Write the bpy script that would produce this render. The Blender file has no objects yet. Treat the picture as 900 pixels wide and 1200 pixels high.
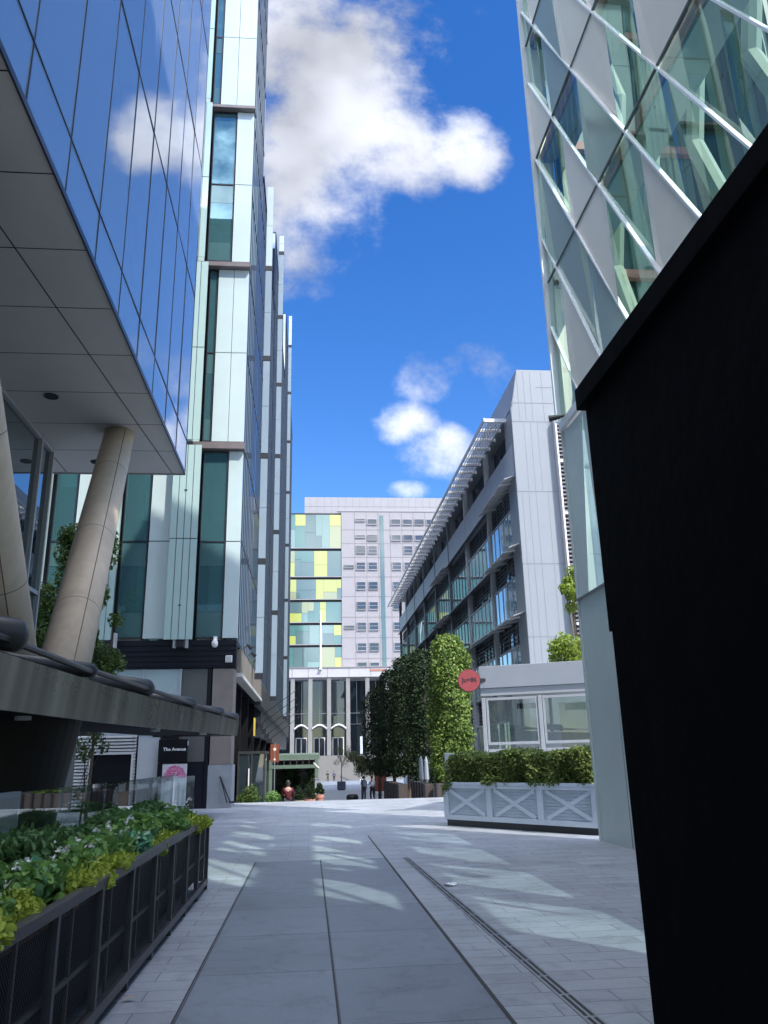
import bpy, bmesh, math, random
import numpy as np
from mathutils import Vector, Matrix
random.seed(7); rng = np.random.default_rng(7)
sc = bpy.context.scene
COL = sc.collection
R = math.radians

# ---------------------------------------------------------------- camera numbers
FOC = 930.0
PITCH = math.atan(288.2 / 930); YAW = R(5.57); ROLL = R(1.32); EYE = 1.6
Fw = Vector((math.sin(YAW) * math.cos(PITCH), math.cos(YAW) * math.cos(PITCH), math.sin(PITCH)))
R0 = Vector((math.cos(YAW), -math.sin(YAW), 0)); U0 = R0.cross(Fw)
Rt = math.cos(ROLL) * R0 - math.sin(ROLL) * U0; Up = math.cos(ROLL) * U0 + math.sin(ROLL) * R0
def at(x, y, X=None, Y=None, Z=None):
    """surveyed point: where the sight line through a photo pixel meets a plane of the place"""
    d = Fw * FOC + Rt * (x - 450) - Up * (y - 600)
    t = X / d.x if X is not None else Y / d.y if Y is not None else (Z - EYE) / d.z
    return Vector((d.x * t, d.y * t, EYE + d.z * t))

# ---------------------------------------------------------------- materials
def newmat(name):
    m = bpy.data.materials.new(name); m.use_nodes = True
    nt = m.node_tree; nt.nodes.clear()
    return m, nt, nt.nodes, nt.links
def N(nt, t, **kw):
    n = nt.nodes.new(t)
    for k, v in kw.items():
        if k.startswith('i_'):
            n.inputs[k[2:].replace('_', ' ')].default_value = v
        else:
            setattr(n, k, v)
    return n
def c4(c): return (c[0], c[1], c[2], 1)
def pm(name, col, rough=.6, var=.12, vs=1.5, bump=0.0, bs=30, metal=0, spec=.5, streak=0, coat=0, tint=None):
    """painted / stone / metal surface with soft uneven tone, optional vertical streaks and fine relief"""
    m, nt, nd, L = newmat(name)
    out = N(nt, 'ShaderNodeOutputMaterial'); b = N(nt, 'ShaderNodeBsdfPrincipled')
    L.new(b.outputs[0], out.inputs[0])
    tc = N(nt, 'ShaderNodeTexCoord')
    b.inputs['Roughness'].default_value = rough; b.inputs['Metallic'].default_value = metal
    b.inputs['Specular IOR Level'].default_value = spec; b.inputs['Coat Weight'].default_value = coat
    n1 = N(nt, 'ShaderNodeTexNoise'); n1.inputs['Scale'].default_value = vs; n1.inputs['Detail'].default_value = 6
    n1.inputs['Roughness'].default_value = .65
    L.new(tc.outputs['Object'], n1.inputs['Vector'])
    fac = n1.outputs['Fac']
    if streak:
        mp = N(nt, 'ShaderNodeMapping'); mp.inputs['Scale'].default_value = (6, 6, .25)
        n2 = N(nt, 'ShaderNodeTexNoise'); n2.inputs['Scale'].default_value = 1.2; n2.inputs['Detail'].default_value = 5
        L.new(tc.outputs['Object'], mp.inputs[0]); L.new(mp.outputs[0], n2.inputs['Vector'])
        mx = N(nt, 'ShaderNodeMix'); mx.inputs[0].default_value = streak
        L.new(n1.outputs['Fac'], mx.inputs[2]); L.new(n2.outputs['Fac'], mx.inputs[3]); fac = mx.outputs[0]
    rp = N(nt, 'ShaderNodeValToRGB')
    lo = tint or col
    rp.color_ramp.elements[0].position = .3; rp.color_ramp.elements[1].position = .72
    rp.color_ramp.elements[0].color = c4([x * (1 - var) for x in lo]); rp.color_ramp.elements[1].color = c4([min(1, x * (1 + var)) for x in col])
    L.new(fac, rp.inputs[0]); L.new(rp.outputs[0], b.inputs['Base Color'])
    rr = N(nt, 'ShaderNodeMapRange'); rr.inputs[3].default_value = max(.02, rough * .8); rr.inputs[4].default_value = min(1, rough * 1.2)
    L.new(n1.outputs['Fac'], rr.inputs[0]); L.new(rr.outputs[0], b.inputs['Roughness'])
    if bump:
        n3 = N(nt, 'ShaderNodeTexNoise'); n3.inputs['Scale'].default_value = bs; n3.inputs['Detail'].default_value = 4
        L.new(tc.outputs['Object'], n3.inputs['Vector'])
        bp = N(nt, 'ShaderNodeBump'); bp.inputs['Strength'].default_value = bump; bp.inputs['Distance'].default_value = .02
        L.new(n3.outputs['Fac'], bp.inputs['Height']); L.new(bp.outputs[0], b.inputs['Normal'])
    return m
def glass(name, tint, refl=.25, body=None, rough=.01, rtint=(1, 1, 1), wav=.0, wscale=.5, ior=1.6, room_fill=0):
    """facade glass: mirror-like coat by Fresnel over either clear tinted glass (body None) or an opaque dark body"""
    m, nt, nd, L = newmat(name)
    out = N(nt, 'ShaderNodeOutputMaterial')
    fr = N(nt, 'ShaderNodeLayerWeight'); pw = N(nt, 'ShaderNodeMath', operation='POWER'); pw.inputs[1].default_value = 5; L.new(fr.outputs['Facing'], pw.inputs[0])
    f0 = refl + (1 - refl) * ((ior - 1) / (ior + 1)) ** 2
    ad = N(nt, 'ShaderNodeMath', operation='MULTIPLY_ADD', use_clamp=True); ad.inputs[1].default_value = (1 - f0) * .9; ad.inputs[2].default_value = f0
    L.new(pw.outputs[0], ad.inputs[0])
    g = N(nt, 'ShaderNodeBsdfGlossy'); g.inputs['Color'].default_value = c4(rtint); g.inputs['Roughness'].default_value = rough
    if body is None:
        t = N(nt, 'ShaderNodeBsdfTransparent'); t.inputs['Color'].default_value = c4(tint)
    else:
        t = N(nt, 'ShaderNodeBsdfDiffuse'); t.inputs['Color'].default_value = c4(body)
    if room_fill:   # diffuse colour mixed in for room brightness the interior lacks
        df = N(nt, 'ShaderNodeBsdfDiffuse'); df.inputs['Color'].default_value = c4(body or tint); tr = N(nt, 'ShaderNodeBsdfTransparent'); tr.inputs['Color'].default_value = c4(tint)
        t = N(nt, 'ShaderNodeMixShader'); t.inputs[0].default_value = room_fill; L.new(tr.outputs[0], t.inputs[1]); L.new(df.outputs[0], t.inputs[2])
    mx = N(nt, 'ShaderNodeMixShader')
    L.new(ad.outputs[0], mx.inputs[0]); L.new(t.outputs[0], mx.inputs[1]); L.new(g.outputs[0], mx.inputs[2]); L.new(mx.outputs[0], out.inputs[0])
    if wav:
        tc = N(nt, 'ShaderNodeTexCoord'); n = N(nt, 'ShaderNodeTexNoise'); n.inputs['Scale'].default_value = wscale; n.inputs['Detail'].default_value = 1
        L.new(tc.outputs['Object'], n.inputs['Vector'])
        bp = N(nt, 'ShaderNodeBump'); bp.inputs['Strength'].default_value = wav; bp.inputs['Distance'].default_value = .05
        L.new(n.outputs['Fac'], bp.inputs['Height']); L.new(bp.outputs[0], g.inputs['Normal']); L.new(bp.outputs[0], fr.inputs['Normal'])
    return m
def leafmat(name, cols, trans=.3, rough=.45):
    m, nt, nd, L = newmat(name)
    out = N(nt, 'ShaderNodeOutputMaterial'); ge = N(nt, 'ShaderNodeNewGeometry')
    rp = N(nt, 'ShaderNodeValToRGB'); cr = rp.color_ramp
    while len(cr.elements) < len(cols): cr.elements.new(.5)
    for k, c in enumerate(cols): cr.elements[k].position = k / (len(cols) - 1); cr.elements[k].color = c4(c)
    L.new(ge.outputs['Random Per Island'], rp.inputs[0])
    b = N(nt, 'ShaderNodeBsdfPrincipled'); b.inputs['Roughness'].default_value = rough; b.inputs['Specular IOR Level'].default_value = .2
    L.new(rp.outputs[0], b.inputs['Base Color'])
    t = N(nt, 'ShaderNodeBsdfTranslucent'); L.new(rp.outputs[0], t.inputs[0])
    mx = N(nt, 'ShaderNodeMixShader'); mx.inputs[0].default_value = trans
    L.new(b.outputs[0], mx.inputs[1]); L.new(t.outputs[0], mx.inputs[2]); L.new(mx.outputs[0], out.inputs[0])
    return m
def paving(name, base, bw, bh, off=.5, mortar=.006, var=.12, rot=0, loc=(0, 0, 0), mcol=.35, rough=.5):
    """stone paving: coursed slabs with per-slab tone, joints, speckle, faint staining"""
    m, nt, nd, L = newmat(name)
    out = N(nt, 'ShaderNodeOutputMaterial'); b = N(nt, 'ShaderNodeBsdfPrincipled'); L.new(b.outputs[0], out.inputs[0])
    tc = N(nt, 'ShaderNodeTexCoord'); mp = N(nt, 'ShaderNodeMapping'); mp.inputs['Rotation'].default_value = (0, 0, rot); mp.inputs['Location'].default_value = loc
    L.new(tc.outputs['Object'], mp.inputs[0])
    br = N(nt, 'ShaderNodeTexBrick'); br.offset = off; br.inputs['Scale'].default_value = 1
    br.inputs['Brick Width'].default_value = bw; br.inputs['Row Height'].default_value = bh; br.inputs['Mortar Size'].default_value = mortar
    br.inputs['Mortar Smooth'].default_value = .2; br.inputs['Bias'].default_value = 0
    br.inputs['Color1'].default_value = c4([x * (1 - var) for x in base]); br.inputs['Color2'].default_value = c4([x * (1 + var) for x in base])
    br.inputs['Mortar'].default_value = c4([x * mcol for x in base])
    L.new(mp.outputs[0], br.inputs['Vector'])
    n1 = N(nt, 'ShaderNodeTexNoise'); n1.inputs['Scale'].default_value = .55; n1.inputs['Detail'].default_value = 7; n1.inputs['Roughness'].default_value = .7
    n2 = N(nt, 'ShaderNodeTexNoise'); n2.inputs['Scale'].default_value = 90; n2.inputs['Detail'].default_value = 2
    L.new(tc.outputs['Object'], n1.inputs['Vector']); L.new(tc.outputs['Object'], n2.inputs['Vector'])
    r1 = N(nt, 'ShaderNodeMapRange'); r1.inputs[1].default_value = .3; r1.inputs[2].default_value = .7; r1.inputs[3].default_value = .74; r1.inputs[4].default_value = 1.16
    r2 = N(nt, 'ShaderNodeMapRange'); r2.inputs[1].default_value = .3; r2.inputs[2].default_value = .7; r2.inputs[3].default_value = .9; r2.inputs[4].default_value = 1.1
    L.new(n1.outputs['Fac'], r1.inputs[0]); L.new(n2.outputs['Fac'], r2.inputs[0])
    ml = N(nt, 'ShaderNodeMath', operation='MULTIPLY'); L.new(r1.outputs[0], ml.inputs[0]); L.new(r2.outputs[0], ml.inputs[1])
    vm = N(nt, 'ShaderNodeVectorMath', operation='SCALE'); L.new(br.outputs['Color'], vm.inputs[0]); L.new(ml.outputs[0], vm.inputs['Scale'])
    L.new(vm.outputs[0], b.inputs['Base Color'])
    vo = N(nt, 'ShaderNodeTexVoronoi'); vo.inputs['Scale'].default_value = 1.7; L.new(tc.outputs['Object'], vo.inputs['Vector'])
    gs = N(nt, 'ShaderNodeMapRange'); gs.inputs[1].default_value = .028; gs.inputs[2].default_value = .042; gs.inputs[3].default_value = .62; gs.inputs[4].default_value = 1
    L.new(vo.outputs['Distance'], gs.inputs[0])
    n4 = N(nt, 'ShaderNodeTexNoise'); n4.inputs['Scale'].default_value = 2.3; n4.inputs['Detail'].default_value = 8; n4.inputs['Roughness'].default_value = .75; n4.inputs['Distortion'].default_value = 1.2
    L.new(tc.outputs['Object'], n4.inputs['Vector'])
    st = N(nt, 'ShaderNodeMapRange'); st.inputs[1].default_value = .34; st.inputs[2].default_value = .5; st.inputs[3].default_value = .72; st.inputs[4].default_value = 1
    L.new(n4.outputs['Fac'], st.inputs[0])
    m3 = N(nt, 'ShaderNodeMath', operation='MULTIPLY'); L.new(gs.outputs[0], m3.inputs[0]); L.new(st.outputs[0], m3.inputs[1])
    v2 = N(nt, 'ShaderNodeVectorMath', operation='SCALE'); L.new(vm.outputs[0], v2.inputs[0]); L.new(m3.outputs[0], v2.inputs['Scale'])
    L.new(v2.outputs[0], b.inputs['Base Color'])
    rr = N(nt, 'ShaderNodeMapRange'); rr.inputs[3].default_value = rough * .75; rr.inputs[4].default_value = rough * 1.25
    L.new(n1.outputs['Fac'], rr.inputs[0]); L.new(rr.outputs[0], b.inputs['Roughness'])
    bp = N(nt, 'ShaderNodeBump'); bp.inputs['Strength'].default_value = .5; bp.inputs['Distance'].default_value = .004; bp.invert = True
    L.new(br.outputs['Fac'], bp.inputs['Height']); L.new(bp.outputs[0], b.inputs['Normal'])
    return m
def perforated(name, col, pitch=.022, hole=.36):
    m, nt, nd, L = newmat(name)
    out = N(nt, 'ShaderNodeOutputMaterial'); b = N(nt, 'ShaderNodeBsdfPrincipled')
    b.inputs['Base Color'].default_value = c4(col); b.inputs['Roughness'].default_value = .4; b.inputs['Metallic'].default_value = .3
    tc = N(nt, 'ShaderNodeTexCoord'); sp = N(nt, 'ShaderNodeSeparateXYZ'); L.new(tc.outputs['Object'], sp.inputs[0])
    def fr(sock, add):
        a = N(nt, 'ShaderNodeMath', operation='MULTIPLY_ADD'); a.inputs[1].default_value = 1 / pitch; a.inputs[2].default_value = add
        L.new(sock, a.inputs[0])
        f = N(nt, 'ShaderNodeMath', operation='FRACT'); L.new(a.outputs[0], f.inputs[0])
        s = N(nt, 'ShaderNodeMath', operation='SUBTRACT'); s.inputs[1].default_value = .5; L.new(f.outputs[0], s.inputs[0])
        q = N(nt, 'ShaderNodeMath', operation='POWER'); q.inputs[1].default_value = 2; L.new(s.outputs[0], q.inputs[0])
        return q.outputs[0]
    ds = []
    for o in (0, .5):
        s = N(nt, 'ShaderNodeMath', operation='ADD'); L.new(fr(sp.outputs['Y'], 100 + o), s.inputs[0]); L.new(fr(sp.outputs['Z'], 100 + o), s.inputs[1])
        l = N(nt, 'ShaderNodeMath', operation='LESS_THAN'); l.inputs[1].default_value = hole ** 2; L.new(s.outputs[0], l.inputs[0]); ds.append(l.outputs[0])
    mxm = N(nt, 'ShaderNodeMath', operation='MAXIMUM'); L.new(ds[0], mxm.inputs[0]); L.new(ds[1], mxm.inputs[1])
    t = N(nt, 'ShaderNodeBsdfTransparent'); mx = N(nt, 'ShaderNodeMixShader')
    L.new(mxm.outputs[0], mx.inputs[0]); L.new(b.outputs[0], mx.inputs[1]); L.new(t.outputs[0], mx.inputs[2]); L.new(mx.outputs[0], out.inputs[0])
    return m

M = {}
M['setts'] = paving('granite setts', (.295, .32, .355), .82, .27, .42, .005, .10)
M['slab'] = paving('large paving slabs', (.17, .193, .232), 1.06, 1.42, 0, .007, .085, loc=(.85, 0, 0), mcol=.25)
M['setts_far'] = paving('plaza paving', (.20, .23, .28), .9, .45, .5, .008, .08)
M['joint'] = pm('joint dark', (.03, .03, .032), .8)
M['steel'] = pm('dull steel', (.33, .34, .35), .35, metal=.8, vs=9)
M['black'] = pm('black paint', (.012, .013, .017), .45, .3, 2, .15, 8, streak=.6)
M['hoard'] = pm('matt black hoarding', (.0022, .0026, .0045), .8, .35, 1.2, .3, 6, streak=.7, spec=.06)
M['darkmetal'] = pm('dark bronze metal', (.045, .046, .046), .42, .25, 3, .05, 40, metal=.4)
M['planter'] = pm('planter frame', (.06, .058, .06), .4, .2, 6, .1, 60, metal=.4)
M['mesh'] = perforated('perforated planter mesh', (.010, .010, .012), .03, .37)
M['soil'] = pm('soil', (.05, .035, .025), .95, .4, 12, 1, 20)
M['soffit'] = pm('soffit panel', (.62, .61, .58), .5, .05, .8, 0, 30, streak=0)
M['soffitgap'] = pm('soffit joint', (.03, .03, .03), .8)
M['concrete'] = pm('tan column stone', (.66, .515, .37), .55, .16, 2.2, .12, 50, streak=.35)
def fascia_mat():  # broad tone bands imitate soft reflections along the metal
    m = pm('bronze fascia', (.19, .19, .172), .28, .8, .5, .06, 3, metal=.75, streak=.92)
    for n in m.node_tree.nodes:
        if n.type == 'MAPPING': n.inputs['Scale'].default_value = (.5, 1.5, .1)
    return m
M['pit'] = pm('column base in shade tone', (.03, .027, .022), .6, .15, 2, spec=.2)  # deep shade under the canopy put into the column base colour
M['mirror'] = glass('blue mirror facade glass', (0, 0, 0), .33, (.31, .38, .47), .02, (.95, .96, .97), .05, .35)
M['mull'] = pm('dark mullion', (.05, .055, .07), .35, metal=.5)
M['strglass'] = glass('street face glass', (0, 0, 0), .55, (.015, .025, .06), .02, (.74, .86, .95), .03, .25)
M['fin'] = pm('lilac grey fin', (.05, .065, .085), .35, .1, 1, metal=.4)
M['finp_shade'] = pm('shaded fin panel', (.24, .31, .37), .35, .06, 1)  # grey stands in for shade on the lower fin lengths
M['whitepan'] = pm('white glazed panel', (.48, .58, .58), .22, .04, .6, spec=.6)
M['screen'] = glass('pale green glass screen', 0, .10, (.40, .54, .52), .04, (.9, 1, 1), .02, .4, 1.4)
M['screenback'] = pm('pale screen backing', (.42, .55, .55), .5, .06)
M['towglass'] = glass('tower window glass', (.45, .74, .78), .17, (.13, .30, .32), .01, (.55, .80, .92), .04, .5, 1.45, room_fill=.32)  # room brightness put into the pane colour
M['beam'] = pm('bronze floor beam', (.19, .165, .165), .4, .12, 2, metal=.3)
M['spandrel'] = glass('teal spandrel glass', 0, .12, (.07, .15, .155), .04, (.7, .9, .95))
M['matt'] = pm('flat black', (.006, .006, .008), .7, .3, 2, spec=.15)
M['navy'] = pm('navy black cladding', (.006, .007, .014), .5, .2, 2, spec=.25)
M['grey_pan'] = pm('dark olive grey panel', (.085, .09, .085), .55, .12, 1)
M['taupe'] = pm('taupe stone', (.20, .17, .15), .6, .12, 2, .1, 40)
M['palestone'] = pm('pale grey stone', (.26, .28, .30), .6, .12, 2, .1, 40)
M['louvre'] = pm('pale louvre', (.50, .50, .48), .45, .06)
M['panel_pale'] = pm('pale grey panel', (.42, .44, .45), .5, .06)
M['room'] = pm('dim room wall', (.55, .60, .58), .8, .15, .5)
M['roomdark'] = pm('dark room wall', (.035, .05, .055), .8, .3, .5)
M['floorslab'] = pm('slab edge', (.45, .47, .45), .6, .08)
M['white'] = pm('white paint', (.78, .79, .80), .4, .04, 2)
M['offwhite'] = pm('off white stone', (.24, .235, .225), .6, .08, .6, .05, 20)
M['greypl'] = pm('pale blue grey paint', (.60, .66, .72), .42, .05, 3, .05, 60)
M['greysl'] = pm('pale blue grey boards', (.47, .53, .59), .5, .08, 3)  # darker than the frame to stand in for relief shading
M['kiosk'] = pm('grey kiosk fascia', (.29, .315, .35), .4, .06, 1)
M['kframe'] = pm('grey kiosk frame', (.36, .38, .40), .4, .05)
M['clear'] = glass('clear pane', (.86, .90, .90), .05, None, .01, ior=1.45)
M['balus'] = glass('balustrade glass', (.80, .85, .85), .03, None, .01, ior=1.4)
M['kglass'] = glass('kiosk glass', (.86, .90, .89), .08, None, .01, ior=1.5, wav=.04)
M['cream'] = pm('cream blind', (.66, .62, .52), .8, .05)
M['red'] = pm('red sign face', (.28, .045, .05), .5, .12, 2)
M['redcloth'] = pm('red cloth', (.075, .004, .009), .85, .2, 9)
M['orange'] = pm('orange banner', (.18, .04, .014), .6, .1, 3)
M['green'] = pm('sage green timber', (.11, .155, .115), .55, .1, 3)
M['terra'] = pm('terracotta', (.42, .19, .13), .75, .15, 8)
M['timber'] = pm('dark timber', (.065, .05, .045), .7, .3, 4, .2, 30, streak=.6)
M['bark'] = pm('bark', (.11, .085, .06), .9, .3, 12, .8, 25)
M['steelgrey'] = pm('grey metal cladding', (.275, .30, .325), .42, .035, .5, 0, 30, streak=.3)
M['greyface'] = pm('grey street cladding', (.50, .53, .56), .45, .06, .8)
M['seam'] = pm('panel seam', (.22, .24, .26), .6)
M['rbframe'] = pm('dark bay frame', (.15, .165, .18), .45, .1)
M['rbpost_lit'] = pm('lit bay post', (.55, .57, .58), .45, .06)  # paler than the other posts to imitate light near the corner
M['slat'] = pm('white louvre blade', (.66, .67, .68), .4, .05)
M['rbglass'] = glass('bay glass', (0, 0, 0), .34, (.15, .24, .22), .02, (.80, .95, 1), .12, .4)
M['rbdark'] = glass('clerestory glass', (0, 0, 0), .10, (.012, .016, .02), .03, (.8, .9, 1))
M['fb_conc'] = pm('pale concrete panels', (.345, .33, .345), .65, .05, .4)
M['fb_line'] = pm('panel joint', (.21, .19, .20), .7)
M['fb_attic'] = pm('attic cladding', (.33, .325, .345), .5, .04, .5)
M['fb_win'] = glass('far window glass', (0, 0, 0), .06, (.03, .035, .04), .03)
M['fb_teal'] = glass('teal facade glass', (0, 0, 0), .04, (.085, .19, .175), .05, (.9, 1, 1))
M['fb_blue'] = glass('grey blue facade glass', (0, 0, 0), .04, (.105, .165, .165), .05, (.9, 1, 1))
M['fb_pale'] = glass('pale aqua facade glass', (0, 0, 0), .04, (.16, .27, .255), .05)
M['fb_yel'] = glass('yellow green facade panel', (0, 0, 0), .05, (.40, .43, .11), .1)
M['fb_olive'] = glass('olive facade panel', (0, 0, 0), .08, (.27, .30, .15), .1)
M['fb_dark'] = pm('shadow gap', (.03, .03, .035), .8)
M['fb_porch'] = glass('porch glass', (0, 0, 0), .04, (.02, .026, .03), .03)
M['dg_glass'] = glass('faceted green glass', (.70, .86, .78), .08, None, .01, (.72, .92, .84), .04, .5, 1.45)
M['dg_glass2'] = glass('faceted pale glass', (.20, .30, .28), .02, (.40, .48, .44), .12, (.7, .88, .8), .04, .5, 1.45)
M['dg_panel'] = pm('warm silver facet panel', (.80, .765, .68), .42, .05, .6, metal=.05)
M['dg_green'] = pm('pale green grey facet panel', (.56, .63, .60), .40, .06, .8, metal=.15)
M['dg_rib'] = pm('bright facet rib', (.80, .81, .82), .35, .03, metal=.2)
M['dg_ceil'] = pm('green grey ceiling', (.20, .27, .24), .6, .1, .6)
M['dg_dark'] = pm('dark atrium wall', (.045, .075, .075), .5, .3, .6)
M['dg_mid'] = pm('sea green atrium wall', (.14, .24, .20), .5, .2, .8)
M['dg_int'] = pm('pale green core', (.26, .35, .28), .6, .1, .4)
M['dg_col'] = pm('inside raking column', (.27, .34, .27), .5, .05)
M['pinkish'] = pm('salmon floor edge', (.55, .28, .22), .6, .08)
M['skin'] = pm('skin', (.36, .22, .16), .6, .05)
M['hair'] = pm('dark hair', (.02, .016, .013), .6, .2, 20)
M['shirt'] = pm('pale blue shirt', (.62, .70, .84), .8, .08, 8)
M['shirtw'] = pm('white shirt', (.80, .81, .84), .8, .06, 8)
M['trouser'] = pm('dark trousers', (.03, .032, .04), .8, .15, 8)
M['jeans'] = pm('blue jeans', (.07, .10, .17), .85, .15, 8)
M['yellow'] = pm('yellow poster', (.60, .45, .05), .6, .1)
M['petal'] = leafmat('pink petals', [(.62, .12, .32), (.75, .25, .45), (.85, .55, .68)], .1)
M['poster'] = pm('pale poster print', (.60, .61, .62), .35, .22, 2.5)
M['lit'] = pm('pale plastic', (.66, .66, .64), .4, .04)
M['lf_hedge'] = leafmat('hedge leaves', [(.07, .11, .025), (.12, .18, .04), (.18, .24, .06), (.27, .32, .11)])
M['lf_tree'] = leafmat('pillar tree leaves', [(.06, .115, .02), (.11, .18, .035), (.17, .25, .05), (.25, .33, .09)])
M['lf_dark'] = leafmat('dark shade toned leaves', [(.010, .022, .007), (.016, .034, .010), (.026, .050, .014)], .2)  # near-black green carries the shade on the pillar trees
M['lf_lime'] = leafmat('lime leaves', [(.16, .24, .03), (.24, .33, .05), (.32, .40, .09)], .45)
M['lf_olive'] = leafmat('olive leaves', [(.07, .09, .04), (.11, .13, .06), (.16, .17, .09)], .25)
M['lf_bed'] = leafmat('bed green leaves', [(.10, .20, .045), (.14, .28, .06), (.22, .37, .10), (.17, .34, .16)], .3)
M['lf_chart'] = leafmat('chartreuse leaves', [(.26, .34, .04), (.36, .45, .06), (.46, .54, .11)], .35)
M['lf_deep'] = leafmat('deep green leaves', [(.06, .13, .045), (.09, .18, .06), (.13, .24, .08)], .25)
M['lf_mint'] = leafmat('mint leaves', [(0.104, 0.312, 0.156), (0.182, 0.442, 0.26), (0.52, 0.65, 0.52)], .3)
M['lf_white'] = leafmat('white petals', [(.7, .7, .66), (.8, .8, .78)], .3)
M['lf_shrub'] = leafmat('shrub leaves', [(0.048, 0.09, 0.0216), (0.084, 0.138, 0.0336), (0.132, 0.192, 0.048)], .3)

# ---------------------------------------------------------------- mesh builder
ROOT = {}
class MB:
    def __init__(s): s.v = []; s.f = []; s.m = []
    def poly(s, pts, mi=0):
        b = len(s.v); s.v += [tuple(p) for p in pts]; s.f.append(tuple(range(b, b + len(pts)))); s.m.append(mi); return s
    def hexa(s, p, mi=0):
        b = len(s.v); s.v += [tuple(q) for q in p]
        for f in ((0, 3, 2, 1), (4, 5, 6, 7), (0, 1, 5, 4), (1, 2, 6, 5), (2, 3, 7, 6), (3, 0, 4, 7)):
            s.f.append(tuple(b + i for i in f)); s.m.append(mi)
        return s
    def box(s, x0, x1, y0, y1, z0, z1, mi=0):
        x0, x1 = min(x0, x1), max(x0, x1); y0, y1 = min(y0, y1), max(y0, y1); z0, z1 = min(z0, z1), max(z0, z1)
        return s.hexa([(x0, y0, z0), (x1, y0, z0), (x1, y1, z0), (x0, y1, z0), (x0, y0, z1), (x1, y0, z1), (x1, y1, z1), (x0, y1, z1)], mi)
    def prism(s, poly, d, mi=0):
        """extrude a 3-D polygon by vector d"""
        n = len(poly); b = len(s.v); d = Vector(d)
        s.v += [tuple(p) for p in poly] + [tuple(Vector(p) + d) for p in poly]
        s.f.append(tuple(range(b + n - 1, b - 1, -1))); s.m.append(mi); s.f.append(tuple(range(b + n, b + 2 * n))); s.m.append(mi)
        for i in range(n):
            j = (i + 1) % n; s.f.append((b + i, b + j, b + n + j, b + n + i)); s.m.append(mi)
        return s
    def tube(s, pts, r, n=8, mi=0, cap=True):
        pts = [Vector(p) for p in pts]
        rs = r if isinstance(r, (list, tuple)) else [r] * len(pts); rings = []
        for i, p in enumerate(pts):
            t = (pts[min(i + 1, len(pts) - 1)] - pts[max(i - 1, 0)]).normalized()
            a = Vector((0, 0, 1)) if abs(t.z) < .9 else Vector((1, 0, 0))
            u = t.cross(a).normalized(); w = t.cross(u)
            b = len(s.v)
            for k in range(n):
                an = 2 * math.pi * k / n; s.v.append(tuple(p + (u * math.cos(an) + w * math.sin(an)) * rs[i]))
            rings.append(b)
        for a, b in zip(rings, rings[1:]):
            for k in range(n):
                j = (k + 1) % n; s.f.append((a + k, a + j, b + j, b + k)); s.m.append(mi)
        if cap:
            s.f.append(tuple(rings[0] + k for k in range(n))); s.m.append(mi)
            s.f.append(tuple(rings[-1] + k for k in reversed(range(n)))); s.m.append(mi)
        return s
    def lathe(s, c, prof, n=16, mi=0):
        """prof: list of (radius, z) turned about the vertical through c"""
        return s.tube_rings([[(c[0] + r * math.cos(2 * math.pi * k / n), c[1] + r * math.sin(2 * math.pi * k / n), c[2] + z) for k in range(n)] for r, z in prof], mi)
    def tube_rings(s, rings, mi=0):
        n = len(rings[0]); st = []
        for r in rings: st.append(len(s.v)); s.v += [tuple(p) for p in r]
        for a, b in zip(st, st[1:]):
            for k in range(n):
                j = (k + 1) % n; s.f.append((a + k, a + j, b + j, b + k)); s.m.append(mi)
        s.f.append(tuple(st[0] + k for k in reversed(range(n)))); s.m.append(mi)
        s.f.append(tuple(st[-1] + k for k in range(n))); s.m.append(mi)
        return s
    def ball(s, c, r, n=10, mi=0):
        rx, ry, rz = r if isinstance(r, (list, tuple)) else (r, r, r)
        return s.tube_rings([[(c[0] + rx * max(.02, math.sin(t)) * math.cos(2 * math.pi * k / n), c[1] + ry * max(.02, math.sin(t)) * math.sin(2 * math.pi * k / n), c[2] - rz * math.cos(t)) for k in range(n)] for t in [math.pi * q / 8 for q in range(9)]], mi)
    def build(s, name, mats, parent=None, smooth=False, local=False, bevel=0):
        me = bpy.data.meshes.new(name)
        inv = None
        if parent is not None and not local:
            inv = ROOT[parent.name].inverted()
            vs = [tuple(inv @ Vector(v)) for v in s.v]
        else: vs = s.v
        me.from_pydata(vs, [], s.f)
        ms = mats if isinstance(mats, (list, tuple)) else [mats]
        for m in ms: me.materials.append(m)
        if len(ms) > 1: me.polygons.foreach_set('material_index', s.m)
        if smooth: me.polygons.foreach_set('use_smooth', [True] * len(s.f))
        bm = bmesh.new(); bm.from_mesh(me); bmesh.ops.recalc_face_normals(bm, faces=bm.faces); bm.to_mesh(me); bm.free()
        o = bpy.data.objects.new(name, me); COL.objects.link(o)
        if parent is not None: o.parent = parent; ROOT[o.name] = ROOT[parent.name]
        else: ROOT[o.name] = Matrix.Identity(4)
        if bevel:
            b = o.modifiers.new('bevel', 'BEVEL'); b.width = bevel; b.segments = 2; b.limit_method = 'ANGLE'; b.angle_limit = R(40)
        return o
def tag(o, label=None, cat=None, group=None, kind=None):
    if label: o['label'] = label
    if cat: o['category'] = cat
    if group: o['group'] = group
    if kind: o['kind'] = kind
    return o
def thing(name, label, cat, loc=(0, 0, 0), rz=0, group=None):
    o = bpy.data.objects.new(name, None); COL.objects.link(o); o.empty_display_size = .2
    o.location = loc; o.rotation_euler = (0, 0, rz)
    ROOT[o.name] = Matrix.Translation(Vector(loc)) @ Matrix.Rotation(rz, 4, 'Z')
    return tag(o, label, cat, group)
def bx(name, mat, parent, *b, bevel=0, local=False, label=None):
    o = MB().box(*b).build(name, mat, parent, bevel=bevel, local=local)
    if label: o['label'] = label
    return o
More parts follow.
